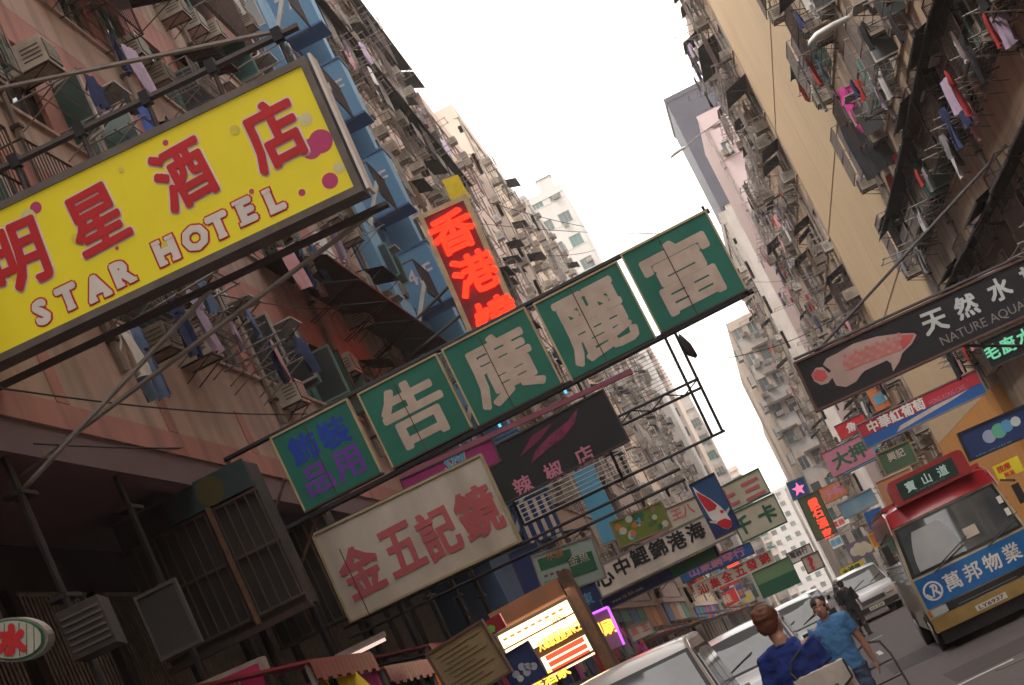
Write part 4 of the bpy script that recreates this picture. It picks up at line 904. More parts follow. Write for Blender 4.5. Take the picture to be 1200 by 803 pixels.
def front_fit(root,Wd,zg,zb,yf=0,plate='HK 2087',zl=.72,lampw=.34,lamph=.16,grille=True):
    for sg in (-1,1):
        m=MB(); x0=sg*(Wd/2-.12); x1=x0-sg*lampw
        m.prism([(x0,yf+.09,zl),(x1,yf+.0,zl-.02),(x1,yf+.02,zl+lamph*.9),(x0,yf+.13,zl+lamph)],(0,-.035,0),M_lamp); h=m.build('headlight',root)
        MB().box(x0,yf+.05,zl-.05,x1,yf+.08,zl-.015,M_amber).build('indicator',h)
    if grille:
        m=MB(); m.box(-Wd*.24,yf-.03,zg,Wd*.24,yf+.05,zg+.14,M_trim)
        for k in range(3): m.box(-Wd*.235,yf-.04,zg+.02+k*.045,Wd*.235,yf-.03,zg+.032+k*.045,M_rim)
        m.build('grille',root)
    m=MB(); m.box(-Wd*.46,yf-.06,zb,Wd*.46,yf+.1,zb+.17,M_trim).build('bumper_insert',root)
    m=MB(); m.box(-.26,yf-.085,zb+.02,.26,yf-.06,zb+.14,M_plate); p=m.build('number_plate',root)
    text_part(root,plate,0,zb+.08,.075,M_trim,yf-.086,.02,.42,'plate_lettering')
def mirrors(root,Wd,y,z,mt,arm=.12):
    for sg in (-1,1):
        m=MB(); m.box(sg*(Wd/2+arm-.02),y-.06,z-.09,sg*(Wd/2+arm+.14),y+.05,z+.1,mt); m.bar((sg*(Wd/2-.08),y,z-.06),(sg*(Wd/2+arm),y,z-.03),.02,mt); m.build('wing_mirror',root)
def wipers(root,y0,z0,slope,L=.5,xs=(-.5,.12)):
    for x in xs:
        MB().bar((x,y0,z0),(x+L,y0+slope*.18,z0+.18),.010,M_trim).bar((x+L*.2,y0+slope*.02-.005,z0+.05),(x+L*1.05,y0+slope*.2,z0+.21),.008,M_trim).build('wiper',root)

# near silver van
H=1.97
prof=[(0.05,.25),(0,.5),(.03,.85),(.42,1.02),(1.02,1.83),(1.35,1.93),(4.2,1.95),(4.42,1.8),(4.5,1.0),(4.5,.3)]
sd=[('side_window',[(.85,1.08),(1.22,1.72),(1.95,1.76),(1.95,1.08)],M_carglass),('side_window',[(2.03,1.08),(2.03,1.76),(3.1,1.76),(3.1,1.08)],M_carglass),('side_window',[(3.18,1.08),(3.18,1.76),(4.1,1.74),(4.25,1.08)],M_carglass),
    ('window_seal',[(.72,1.03),(1.2,1.79),(4.22,1.80),(4.36,1.03)],M_trim),('door_seam',[(1.99,.35),(1.99,1.03),(2.01,1.03),(2.01,.35)],M_trim),('door_seam',[(3.13,.35),(3.13,1.03),(3.15,1.03),(3.15,.35)],M_trim)]
sd=[x for x in sd if x[0]=='window_seal']+[x for x in sd if x[0]!='window_seal']
sd=[(n_,[(y,z) for y,z in p],m_) for n_,p,m_ in sd]
vp,pan,surf,hw=vehicle('parked_van','champagne silver van with only its roof and windscreen showing at the bottom edge','van',-1.93,19.7,4.5,1.74,H,prof,3,[],P_silver,belt=1.0,taper=.80)
def sidepolys(root,hw,lst):
    for nm,poly,mt,off in lst:
        for sg in (-1,1):
            m=MB(); m.prism([(sg*(hw(z)+off),y_,z) for y_,z in poly],(sg*.010,0,0),mt); m.build(nm,root)
sidepolys(vp,hw,[(n_,p,m_,(.0 if n_=='window_seal' else .012)) for n_,p,m_ in sd])
front_fit(vp,1.68,.66,.36,plate='GK 4471'); mirrors(vp,1.68,.9,1.15,P_silver); wipers(vp,.43,1.04,.75)
MB().box(-.62,1.5,1.965,-.60,4.0,2.0,M_trim).box(.60,1.5,1.965,.62,4.0,2.0,M_trim).build('roof_rail',vp)
# white van with bonnet
prof2=[(0.05,.25),(0,.5),(.04,.80),(.12,.93),(.85,1.06),(1.50,1.66),(1.8,1.74),(4.2,1.75),(4.45,1.0),(4.45,.3)]
sd2=[('window_seal',[(1.1,1.02),(1.56,1.60),(4.1,1.62),(4.3,1.02)],M_trim,0),('side_window',[(1.25,1.06),(1.60,1.55),(2.2,1.57),(2.2,1.06)],M_carglass,.012),('side_window',[(2.28,1.06),(2.28,1.57),(3.2,1.57),(3.2,1.06)],M_carglass,.012),('side_window',[(3.28,1.06),(3.28,1.57),(4.0,1.55),(4.2,1.06)],M_carglass,.012)]
def mpv(label,x,y,pt,W_=1.72,rz=0,plate='FD 3316',group='cars coming up the road',nm='car'):
    root,pan,surf,hw=vehicle(nm,label,'car',x,y,4.45,W_,1.76,prof2,4,[],pt,rz=rz,belt=.98,taper=.80,group=group)
    sidepolys(root,hw,sd2); front_fit(root,W_,.56,.30,plate=plate,zl=.66); mirrors(root,W_,1.15,1.12,M_trim,.06); wipers(root,.92,1.12,.9,.55)
    MB().box(-.74,.3,.97,-.73,.8,1.03,M_trim).build('bonnet_seam',root)
    return root
mpv('white van-like car with wipers up behind the man with the satchel',-1.15,31.5,P_white)
mpv('white people carrier facing us beside the minibus flank',2.1,69,P_white,1.72,R(3),'KX 528')
mpv('white car half hidden between the two men\'s heads',-.45,46,paint('greenish_white_paint',(.5,.56,.52)),1.66,0,'HB 902')
mpv('silver car queued behind the people carrier',2.3,84,P_silver,1.7,R(2),'JA 118')
mpv('dark car far up the lane behind the half hidden white car',-.4,62,P_dark,1.66,0,'DN 77')
mpv('pale car farthest up the lane between the market signs',.2,96,P_white,1.66,0,'EV 61')

# minibus
P_bus=paint('cream_bus_paint',(.55,.47,.30),.4); P_busred=paint('red_bus_paint',(.36,.012,.022),.35)
H=2.42
profb=[(.06,.32),(0,.42),(0,.72),(.02,1.22),(.24,2.08),(.42,2.32),(.9,2.40),(6.2,2.40),(6.45,2.1),(6.5,.4)]
bx,by=2.66,33.0
bus,pan,surf,hw=vehicle('minibus','cream minibus with red roof, dark destination box and blue advertisement across its front','minibus',bx,by,6.5,2.02,H,profb,3,[],P_bus,belt=1.25,taper=.86,front_curve=.22)
pan('red_roof_front',4,0,1,-.985,.985,P_busred,.02); pan('red_roof_front',5,0,1,-.985,.985,P_busred,.02)
m=MB(); m.box(-.86,.9,2.405,.86,6.1,2.47,P_busred); m.build('red_roof',bus)
for sg in (-1,1):
    m=MB(); m.prism([(sg*(hw(z)+.002),y_,z) for y_,z in [(.22,2.0),(.42,2.30),(.9,2.38),(6.1,2.38),(6.3,2.05)]],(sg*.02,0,0),P_busred); m.build('red_roof_side',bus)
    for k in range(5):
        y0=.65+k*1.12; m=MB(); m.prism([(sg*(hw(z)+.004),y_,z) for y_,z in [(y0+(.0 if k else -.15),1.28),(y0+(.08 if k==0 else 0),1.95),(y0+1.0,1.95),(y0+1.0,1.28)]],(sg*.012,0,0),M_carglass); m.build('side_window',bus)
        m=MB(); 
        for q in range(4): m.bar((sg*(hw(1.4+q*.12)+.05),y0,1.4+q*.12),(sg*(hw(1.4+q*.12)+.05),y0+1.0,1.4+q*.12),.01,M_bars)
        m.build('window_bar',bus)
    m=MB(); m.bar((sg*1.0,.35,2.05),(sg*1.16,.05,1.95),.02,M_trim).box(sg*1.07,.0,1.58,sg*1.19,.06,1.90,M_trim); m.build('wing_mirror',bus)
# destination box
m=MB(); n_=10; w1=.66; pts=[]
for (cx,cz,a0) in ((w1-.09,2.78-.09,0),(-w1+.09,2.78-.09,90),(-w1+.05,2.36+.05,180),(w1-.05,2.36+.05,270)):
    for q in range(4): a=R(a0+q*30); rr=.09 if a0<180 else .05; pts.append((cx+rr*math.cos(a),.22,cz+rr*math.sin(a)))
m.prism(pts,(0,.42,0),P_busred); dbx=m.build('destination_box',bus)
MB().box(-.52,.195,2.43,.46,.219,2.71,flat('display_green_black',(.012,.05,.04),.3)).build('display',dbx)
for k,c in enumerate('寶山道'): text_part(dbx,c,-.32+k*.28,2.58,.16,glow('display_letters',(.42,.58,.54),.12),.19,.02,name='display_character')
text_part(dbx,'MINIBUS',-.02,2.465,.03,M_bars,.19,0,.5)
# laid on the windscreen: pale grey patch, papers, top dark band
for (x0,x1,z0,z1,mt,nm,oy) in ((-.80,-.05,1.30,1.92,mat('pale_patch_grey',(.42,.43,.44),.5,var=.2),'sunshade',.02),(.08,.30,1.45,1.62,M_cut,'fare_card',.021),(.80,.88,1.72,1.84,M_whitep,'sticker',.02),(.82,.90,1.50,1.62,M_whitep,'sticker',.02)):
    t=(z0-1.22)/.86; 
    def yy(z): return .02+.22*(z-1.22)/.86
    N=6; m=MB(); k=m.m(mt)
    cv=lambda x,z: yy(z)+.22*abs(x/hw(z))**3*(1-2*yy(z)/6.5)-.03-oy*.3
    for r in range(N+1):
        for c in range(N+1):
            z=z0+(z1-z0)*r/N; xa=x0+(.16*(r/N)**2 if nm=='sunshade' else 0); xb=x1-(.14*(r/N)**3 if nm=='sunshade' else 0); x=xa+(xb-xa)*c/N
            m.v.append((x,cv(x,z),z))
    for r in range(N):
        for c in range(N): a=r*(N+1)+c; m.f.append((a,a+1,a+N+2,a+N+1)); m.mi.append(k); m.sm.append(True)
    m.build(nm,bus)
# advertisement banner: lies on the front between z .72 and 1.22
def fr(x,z,off): return (x, .02*max(0,(z-.72)/.5)+.22*abs(x/hw(z))**3-off, z)
def front_sheet(name,x0,x1,z0,z1,mt,off,N=14):
    m=MB(); k=m.m(mt)
    for z in (z0,z1):
        for c in range(N+1): m.v.append(fr(x0+(x1-x0)*c/N,z,off))
    for c in range(N): m.f.append((c,c+1,c+N+2,c+N+1)); m.mi.append(k); m.sm.append(True)
    return m.build(name,bus)
front_sheet('advertisement',-.96,.96,.72,1.21,mat('advert_blue',(.01,.13,.42),.45,var=.5,scale=2.5,dirt=(.03,.25,.55)),.014)
front_sheet('front_grille',-.72,.90,.565,.70,M_trim,.012); front_sheet('front_grille',-.5,.5,.60,.61,M_rim,.016)
for sg in (-1,1):
    front_sheet('headlight',sg*.93,sg*.68,.575,.695,M_lamp,.03,4); front_sheet('indicator',sg*.985,sg*.94,.59,.69,M_amber,.034,2)
front_sheet('bumper',-1.0,1.0,.33,.55,mat('ochre_bumper',(.42,.27,.075),.5,var=.35,scale=4),.06); 
m=MB()
for c in range(14):
    x=-1+2*c/14; p=fr(x,.33,.06); q=fr(x+2/14,.33,.06); m.poly([(p[0],p[1]+.3,.33),p,q,(q[0],q[1]+.3,.33)],M_trim); p=fr(x,.55,.06); q=fr(x+2/14,.55,.06); m.poly([p,(p[0],p[1]+.1,.55),(q[0],q[1]+.1,.55),q],P_bus)
m.build('bumper_lip',bus)
front_sheet('skirt',-.95,.95,.12,.33,M_trim,-.05)
front_sheet('number_plate',-.30,.22,.375,.47,M_plate,.068,6)
def bend(o):                                                  # wrap flat lettering onto the curved front
    for v in o.data.vertices:
        y=v.co.y; p=fr(v.co.x,max(.72,v.co.z),0); v.co.y=p[1]+y
    return o
bend(text_part(bus,'LY6937',-.04,.422,.06,M_trim,-.071,.02,.42,'plate_lettering'))
for c,x in (('萬',-.42),('邦',-.08),('物',.26),('業',.60)): bend(text_part(bus,c,x,.965,.27,M_whitep,-.018,.02,None,'character'))
N=28
def ring(cx,cz,r0,r1,a0,a1,mt,nm):
    m=MB(); k=m.m(mt)
    for q in range(N+1):
        a=R(a0+(a1-a0)*q/N); 
        for r in (r0,r1): m.v.append((cx+r*math.cos(a),-.018,cz+r*math.sin(a)))
    for q in range(N): m.f.append((2*q,2*q+1,2*q+3,2*q+2)); m.mi.append(k); m.sm.append(False)
    return bend(m.build(nm,bus))
ring(-.76,.955,.125,.155,-60,300,M_whitep,'logo_ring'); ring(-.74,.99,.035,.065,-80,140,M_whitep,'logo_curl')
m=MB(); m.prism([(-.80,-.018,.86),(-.77,-.018,.86),(-.715,-.018,1.04),(-.75,-.018,1.04)],(0,.003,0),M_whitep).prism([(-.75,-.018,.95),(-.72,-.018,.96),(-.64,-.018,.86),(-.69,-.018,.85)],(0,.003,0),M_whitep).prism([(-.885,-.018,.93),(-.865,-.018,.95),(-.80,-.018,.87),(-.83,-.018,.84)],(0,.003,0),M_whitep); bend(m.build('logo_strokes',bus))
for x,dx in ((-.62,.62),(.30,.58)):
    MB().bar((x,-.03,1.20),(x+dx,.03,1.40),.012,M_trim).bar((x+dx*.3,-.045,1.30),(x+dx*1.15,.01,1.50),.009,M_trim).build('wiper',bus)
for k in range(3): MB().box(-1.015,1.5+k*.1,.4,-1.0,1.55+k*.1,.6,M_trim).build('side_vent',bus)

# ------------------------------------------------------------------ people
M_skin=mat('skin_tan',(.42,.22,.155),.55,var=.15,scale=12,dirt=(.33,.15,.10)); M_hairb=mat('auburn_hair',(.13,.045,.02),.7,var=.5,scale=40,dirt=(.05,.018,.01)); M_hairk=mat('black_hair',(.02,.014,.013),.6,var=.4,scale=40)
M_polo=mat('royal_blue_polo',(.012,.032,.19),.85,var=.3,scale=9,dirt=(.008,.022,.13),bump=1.0); M_tee=mat('mid_blue_tee',(.07,.20,.42),.85,var=.3,scale=9,dirt=(.045,.14,.32),bump=1.0)
M_jean=mat('denim_trousers',(.06,.085,.14),.9,var=.4,scale=12,dirt=(.03,.04,.08),bump=1.0); M_trouser=mat('dark_trousers',(.05,.045,.05),.9); M_shoe=mat('dark_shoe',(.03,.025,.025),.6); M_coat=mat('black_jacket',(.02,.02,.024),.8)
M_bag=mat('cream_satchel',(.55,.50,.44),.8,var=.25,scale=8,bump=.3); M_bagd=mat('brown_satchel_base',(.2,.14,.11),.8,var=.3)
TS=bpy.data.scenes.new('work') if False else None
def loft(b,pts,rad,mt,n=14,axis=None):
    """closed tube through pts with (rx,ry) radii; rx along world/local X"""
    i0=len(b.v); k=b.m(mt); P=[Vector(p) for p in pts]; N=len(P)
    for i,p in enumerate(P):
        t=(P[min(N-1,i+1)]-P[max(0,i-1)]).normalized(); X=Vector((1,0,0)) if abs(t.x)<.75 else Vector((0,0,1))
        u=(X-t*X.dot(t)).normalized(); w=t.cross(u); rx,ry=rad[i] if isinstance(rad[i],tuple) else (rad[i],rad[i])
        for j in range(n): a=2*math.pi*j/n; b.v.append(tuple(p+u*math.cos(a)*rx+w*math.sin(a)*ry))
    for i in range(N-1):
        for j in range(n): q=i0+i*n; b.f.append((q+j,q+(j+1)%n,q+n+(j+1)%n,q+n+j)); b.mi.append(k); b.sm.append(True)
    b.f.append(tuple(i0+j for j in reversed(range(n)))); b.f.append(tuple(i0+(N-1)*n+j for j in range(n))); b.mi+=[k,k]; b.sm+=[True,True]
def ball(b,c,r,mt,n=12,m=8):
    c=Vector(c); r=r if isinstance(r,tuple) else (r,r,r)
    pts=[c+Vector((0,0,-r[2]*math.cos(math.pi*(i+.02)/(m+.04)))) for i in range(m+1)]
    i0=len(b.v); k=b.m(mt)
    for i in range(m+1):
        a=math.pi*(i+.05)/(m+.1); s_=math.sin(a); z=-math.cos(a)*r[2]
        for j in range(n): q=2*math.pi*j/n; b.v.append((c.x+r[0]*s_*math.cos(q),c.y+r[1]*s_*math.sin(q),c.z+z))
    for i in range(m):
        for j in range(n): q=i0+i*n; b.f.append((q+j,q+(j+1)%n,q+n+(j+1)%n,q+n+j)); b.mi.append(k); b.sm.append(True)
    b.f.append(tuple(i0+j for j in reversed(range(n)))); b.f.append(tuple(i0+m*n+j for j in range(n))); b.mi+=[k,k]; b.sm+=[True,True]
def fuse(b,name,parent,mt,voxel=.012,it=4,fold=0):
    me=b.mesh(name); o=bpy.data.objects.new(name,me); WS.collection.objects.link(o)
    r=o.modifiers.new('r','REMESH'); r.mode='VOXEL'; r.voxel_size=voxel; r.use_smooth_shade=True
    s_=o.modifiers.new('s','SMOOTH'); s_.iterations=it; s_.factor=.5
    vl=WS.view_layers[0]; vl.update(); dg=vl.depsgraph; dg.update(); out=bpy.data.meshes.new_from_object(o.evaluated_get(dg))
    bpy.data.objects.remove(o); out.name=name
    out.materials.clear(); out.materials.append(mt)
    if fold:
        from mathutils import noise
        nn=[v.normal.copy() for v in out.vertices]
        for v,q in zip(out.vertices,nn):
            c=v.co; a=noise.noise(Vector((c.x*9,c.y*9,c.z*16+c.x*8)))+.5*noise.noise(Vector((c.x*24,c.y*20,c.z*40)))
            v.co=c+q*(a*fold)
    return put(name,out,parent)
def person(label,x,y,rz,Ht,J,top,bottom,hair,sleeve=.45,longhair=0,group=None,detail=True):
    """local frame faces -Y.  J: joint overrides"""
    root=empty('person',(x,y,0),rz,label,'person',group); k=Ht/1.75
    D=dict(pel=(0,0,.93),wai=(0,0,1.08),che=(0,.01,1.28),nec=(0,.02,1.475),hd=(0,-.005,1.62),
        ls=(.175,.01,1.425),le=(.25,.03,1.12),lw=(.26,-.06,.88),rs=(-.175,.01,1.425),re=(-.25,.03,1.12),rw=(-.26,-.06,.88),
        lh=(.09,0,.90),lk=(.11,-.01,.50),la=(.12,.03,.09),rh=(-.09,0,.90),rk=(-.11,-.01,.50),ra=(-.12,.03,.09)); D.update(J)
    D={a:Vector(v)*k for a,v in D.items()}; b=MB(); m=M_skin
    loft(b,[D['pel']-Vector((0,0,.1)),D['pel'],D['wai'],D['che'],(D['che']+D['nec'])/2+Vector((0,0,.06)),D['nec']],[(.13,.10),(.165,.115),(.14,.10),(.165,.115),(.12,.08),(.06,.06)],m)
    for s_ in 'lr':
        S_,E_,Wr=D[s_+'s'],D[s_+'e'],D[s_+'w']; loft(b,[D['che']+Vector((S_.x*.3,0,.1)),S_,(S_+E_)/2,E_,(E_*2+Wr)/3,Wr],[.06,.056,.046,.038,.040,.026],m,10)
        Hh,K,A=D[s_+'h'],D[s_+'k'],D[s_+'a']; loft(b,[Hh+Vector((0,0,.02)),(Hh+K)/2,K,(K*.65+A*.35)+Vector((0,.02,0)),A],[.088,.072,.052,.052,.034],m,12)
        loft(b,[A+Vector((0,.06,-.04)),A+Vector((0,-.04,-.045)),A+Vector((0,-.17,-.06))],[(.035,.04),(.042,.035),(.038,.022)],m,10)
        dr=(Wr-E_).normalized(); sd=Vector((1 if s_=='l' else -1,0,0)); sd=(sd-dr*sd.dot(dr)).normalized(); fw=dr.cross(sd)
        if fw.y>0: fw=-fw
        loft(b,[Wr-dr*.01,Wr+dr*.05,Wr+dr*.09],[(.020,.026),(.018,.038),(.015,.036)],m,8)
        for q,ln in enumerate((.062,.072,.068,.052)):
            base=Wr+dr*.085+fw*(.030-.021*q); mid=base+dr*ln*.55-sd*.006; tip=mid+dr*ln*.4-sd*.022; loft(b,[base-dr*.02,mid,tip],[.0095,.009,.007],m,6)
        tb=Wr+dr*.03+fw*.03; loft(b,[tb-fw*.01,tb+fw*.025+dr*.02,tb+fw*.03+dr*.05-sd*.008],[.014,.0105,.008],m,6)
    hd=D['hd']; loft(b,[D['nec']-Vector((0,0,.06)),D['nec']+Vector((0,0,.04)),hd-Vector((0,-.01,.06))],[.062,.054,.05],m,10)
    ball(b,hd+Vector((0,.015,.035)),(.077,.095,.095),m); ball(b,hd+Vector((0,-.028,-.035)),(.058,.062,.078),m); ball(b,hd+Vector((0,-.095,-.012)),(.012,.018,.022),m,8,6)
    for s_ in (-1,1): ball(b,hd+Vector((s_*.080,.012,-.005)),(.010,.018,.030),m,8,6); 
    body=fuse(b,'body',root,m,.008,3)
    if detail:
        for s_ in (-1,1):
            e=MB(); ball(e,hd+Vector((s_*.030,-.083,.012)),(.012,.006,.006),M_whitep,8,4); ball(e,hd+Vector((s_*.030,-.088,.012)),(.005,.004,.005),M_hairk,8,4); e.build('eye',root)
            e=MB(); e.bar(hd+Vector((s_*.012,-.092,.033)),hd+Vector((s_*.048,-.080,.034)),.004,M_hairk); e.build('eyebrow',root)
        e=MB(); ball(e,hd+Vector((0,-.088,-.055)),(.024,.006,.006),mat('lips',(.35,.10,.09),.5),10,4); e.build('mouth',root)
    hb=MB(); ball(hb,hd+Vector((0,.030,.052)),(.088,.098,.092),hair,16,10)
    if longhair: ball(hb,hd+Vector((0,.060,-.02)),(.080,.068,.085+longhair),hair)
    else: ball(hb,hd+Vector((0,.060,-.0)),(.076,.062,.075),hair)
    for q in range(16):
        a=q*.9; ball(hb,hd+Vector((.060*math.cos(a),.03+.06*math.sin(a)*.9,.085+.02*math.sin(q*2.3))),(.03,.03,.028),hair,6,5)
    fuse(hb,'hair',root,hair,.008,1,.014)
    t=MB(); mt=top
    loft(t,[D['pel']-Vector((0,0,.06)),D['pel']+Vector((0,0,.03)),D['wai'],D['che'],(D['che']+D['nec'])/2+Vector((0,0,.06)),D['nec']-Vector((0,0,.005))],[(.19,.14),(.18,.135),(.165,.125),(.185,.135),(.15,.10),(.078,.075)],mt,18)
    for s_ in 'lr':
        S_,E_=D[s_+'s'],D[s_+'e']; e=S_.lerp(E_,sleeve*1.25); loft(t,[D['nec']-Vector((-S_.x*.15,0,.03)),D['nec'].lerp(S_,.55)+Vector((0,0,-.015)),S_,S_.lerp(E_,.35),e],[.070,.080,.082,.074,.076],mt,12); loft(t,[D['che']+Vector((S_.x*.3,0,.05)),S_-Vector((0,0,.03))],[.105,.085],mt,12)
    fuse(t,'shirt',root,mt,.012,3,.009)
    if detail:
        c=MB(); 
        for q in range(12): a=2*math.pi*q/12; a2=2*math.pi*(q+1)/12; c.bar(D['nec']+Vector((.068*math.cos(a),.066*math.sin(a)-.0,-.02+.02*math.sin(a))),D['nec']+Vector((.068*math.cos(a2),.066*math.sin(a2),-.02+.02*math.sin(a2))),.010,top,6)
        c.build('collar',root)
    t=MB(); loft(t,[D['pel']+Vector((0,0,.05)),D['pel'],D['pel']-Vector((0,0,.10))],[(.165,.12),(.18,.13),(.16,.12)],bottom,16)
    for s_ in 'lr':
        Hh,K,A=D[s_+'h'],D[s_+'k'],D[s_+'a']; loft(t,[Hh+Vector((0,0,.0)),(Hh+K)/2,K,(K+A)/2,A+Vector((0,0,.0))],[.105,.09,.072,.07,.068],bottom,12)
    fuse(t,'trousers',root,bottom,.013,2,.013)
    for s_ in 'lr':
        A=D[s_+'a']; f=MB(); loft(f,[A+Vector((0,.09,-.05)),A+Vector((0,.0,-.045)),A+Vector((0,-.12,-.055)),A+Vector((0,-.2,-.065))],[(.038,.038),(.048,.045),(.048,.033),(.034,.02)],M_shoe,12); f.build('shoe',root)
    return root,D
p1,D1=person('man with auburn hair and royal blue polo seen from behind, satchel at his side',-.245,14.1,R(158),1.84,dict(nec=(0,.02,1.475),ls=(.150,.01,1.415),rs=(-.150,.01,1.415),le=(.21,.03,1.13),hd=(.03,-.015,1.625),rw=(-.25,-.16,.90),re=(-.22,.0,1.12),lw=(.23,-.12,.9)),M_polo,M_trouser,M_hairb)
p2,D2=person('man in mid blue tee and jeans walking toward us, pulling a hand truck',.13,22.4,R(-8),1.70,dict(re=(-.27,-.0,1.13),rw=(-.17,-.16,.87),le=(.25,.05,1.12),lw=(.27,.07,.86),lk=(.11,-.10,.50),la=(.12,.12,.12),rk=(-.10,-.06,.5)),M_tee,M_jean,M_hairk)
person('person in black clothes standing by the far white people carrier',1.15,58,R(160),1.68,{},M_coat,M_trouser,M_hairk,.9,detail=False)
# satchel on the first man
bg_=empty('satchel',(-.10,13.86,1.18),R(-14),'cream messenger satchel with dark piping on the back of the man in royal blue','bag')
m=MB(); loft(m,[(0,0,-.17),(0,0,-.14),(0,0,.0),(0,0,.13),(0,0,.16)],[(.21,.05),(.235,.075),(.235,.08),(.22,.065),(.20,.04)],M_bag,20)
fuse(m,'bag_body',bg_,M_bag,.012,3,.008)
m=MB(); m.prism([(-.225,-.088,.155),(.225,-.088,.155),(.235,-.100,.0),(.10,-.104,-.06),(-.10,-.104,-.06),(-.235,-.100,.0)],(0,.012,0),M_bag); m.build('flap',bg_)
m=MB().path([(-.23,-.094,.155),(-.24,-.106,0),(-.10,-.110,-.065),(.10,-.110,-.065),(.24,-.106,0),(.23,-.094,.155)],.009,M_trim); m.build('piping',bg_)
m=MB(); loft(m,[(0,0,-.19),(0,0,-.16),(0,0,-.09)],[(.20,.055),(.238,.082),(.238,.084)],M_bagd,20); m.build('base_panel',bg_)
MB().box(.03,-.112,-.02,.11,-.104,.0,M_trim).build('badge',bg_)
m=MB().path([(-.20,-.02,.14),(-.24,.02,.22),(-.20,.05,.30),(-.10,.10,.36)],.010,M_trim,6); m.build('strap',bg_); bg_.scale=(.82,.82,.82)
# hand truck
ht=empty('hand_truck',(.46,22.6,0),R(10),'dark tubular hand truck pulled by the man in the mid blue tee','hand truck')
for sx in (-.18,.18): MB().path([(sx,.0,.12),(sx,.22,.80),(sx*.8,.30,.98),(0,.33,1.03)],.014,M_charcoal,6).build('side_rail',ht)
for q in (.3,.6,.85): MB().bar((-.18,.05+.2*q*.9,.12+.75*q),(.18,.05+.2*q*.9,.12+.75*q),.011,M_charcoal,6).build('cross_bar',ht)
MB().box(-.2,-.26,.06,.2,.02,.075,M_charcoal).build('toe_plate',ht)
for sx in (-.2,.2): MB().bar((sx-.02,.08,.1),(sx+.02,.08,.1),.1,M_tyre,16,smooth=True).build('wheel',ht)


# mezzanine under the arcade, lower left; arcade shade put into the dark colours
M_dimbar=mat('shade_dark_bars',(.065,.055,.058),.7,.2,var=.5,scale=8)
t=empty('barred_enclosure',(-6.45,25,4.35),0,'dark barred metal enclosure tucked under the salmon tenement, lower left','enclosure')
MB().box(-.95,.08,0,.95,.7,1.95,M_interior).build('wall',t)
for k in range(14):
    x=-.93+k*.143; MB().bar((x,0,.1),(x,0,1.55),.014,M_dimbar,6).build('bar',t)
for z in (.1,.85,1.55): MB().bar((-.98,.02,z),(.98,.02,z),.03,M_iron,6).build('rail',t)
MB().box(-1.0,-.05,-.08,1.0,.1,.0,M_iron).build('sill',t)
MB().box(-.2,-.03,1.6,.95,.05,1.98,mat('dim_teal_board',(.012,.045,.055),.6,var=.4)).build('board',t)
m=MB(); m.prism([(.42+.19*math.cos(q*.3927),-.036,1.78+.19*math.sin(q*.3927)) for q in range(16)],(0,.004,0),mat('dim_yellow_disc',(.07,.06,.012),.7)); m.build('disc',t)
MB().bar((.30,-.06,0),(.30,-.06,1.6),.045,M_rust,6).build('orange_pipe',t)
t=empty('barred_enclosure',(-6.95,31.2,4.5),0,'second barred enclosure with pale rails right of the darker one','enclosure')
MB().box(-.6,.08,0,.9,.6,1.7,M_interior).build('wall',t)
for k in range(9):
    x=-.55+k*.18; MB().bar((x,0,.0),(x,0,1.6),.02,M_dimbar if k%3 else M_rust,6).build('bar',t)
for z in (.0,1.6): MB().bar((-.6,.02,z),(.95,.02,z),.035,M_iron,6).build('rail',t)
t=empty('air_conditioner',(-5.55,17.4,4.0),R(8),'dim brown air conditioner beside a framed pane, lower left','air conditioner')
MB().box(-.35,0,0,.05,.5,.45,mat('shade_dark_casing',(.03,.024,.022),.7,var=.5)).build('casing',t)  # casing colour darkened to stand for the shade here
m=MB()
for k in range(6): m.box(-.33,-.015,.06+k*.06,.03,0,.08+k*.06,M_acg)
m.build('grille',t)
M_pipe2=mat('shade_dark_frame',(.05,.042,.04),.7,var=.5)  # frame painted dark, shade included in its colour
t=empty('framed_pane',(-5.15,17.9,3.75),0,'pane in a pale frame, both coloured dark for shade, hanging beside the dim air conditioner','window')
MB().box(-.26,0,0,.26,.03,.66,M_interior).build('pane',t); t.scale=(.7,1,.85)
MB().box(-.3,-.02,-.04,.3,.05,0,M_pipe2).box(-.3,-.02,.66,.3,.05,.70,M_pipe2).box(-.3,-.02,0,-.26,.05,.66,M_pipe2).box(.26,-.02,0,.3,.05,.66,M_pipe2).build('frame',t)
t=empty('fluorescent_lamp',tuple(at(425,762,24)),0,'dim fluorescent lamp hung over the pavement near the bottom edge','lamp')
MB().box(-.32,-.06,.03,.32,.06,.09,M_framegrey).build('housing',t); MB().bar((-.3,0,0),(.3,0,0),.022,glow('dim_tube',(1,.82,.7),.45),8).build('tube',t)
for sx in (-.25,.25): MB().bar((sx,0,.09),(sx,0,1.2),.006,M_iron).build('hanger',t)
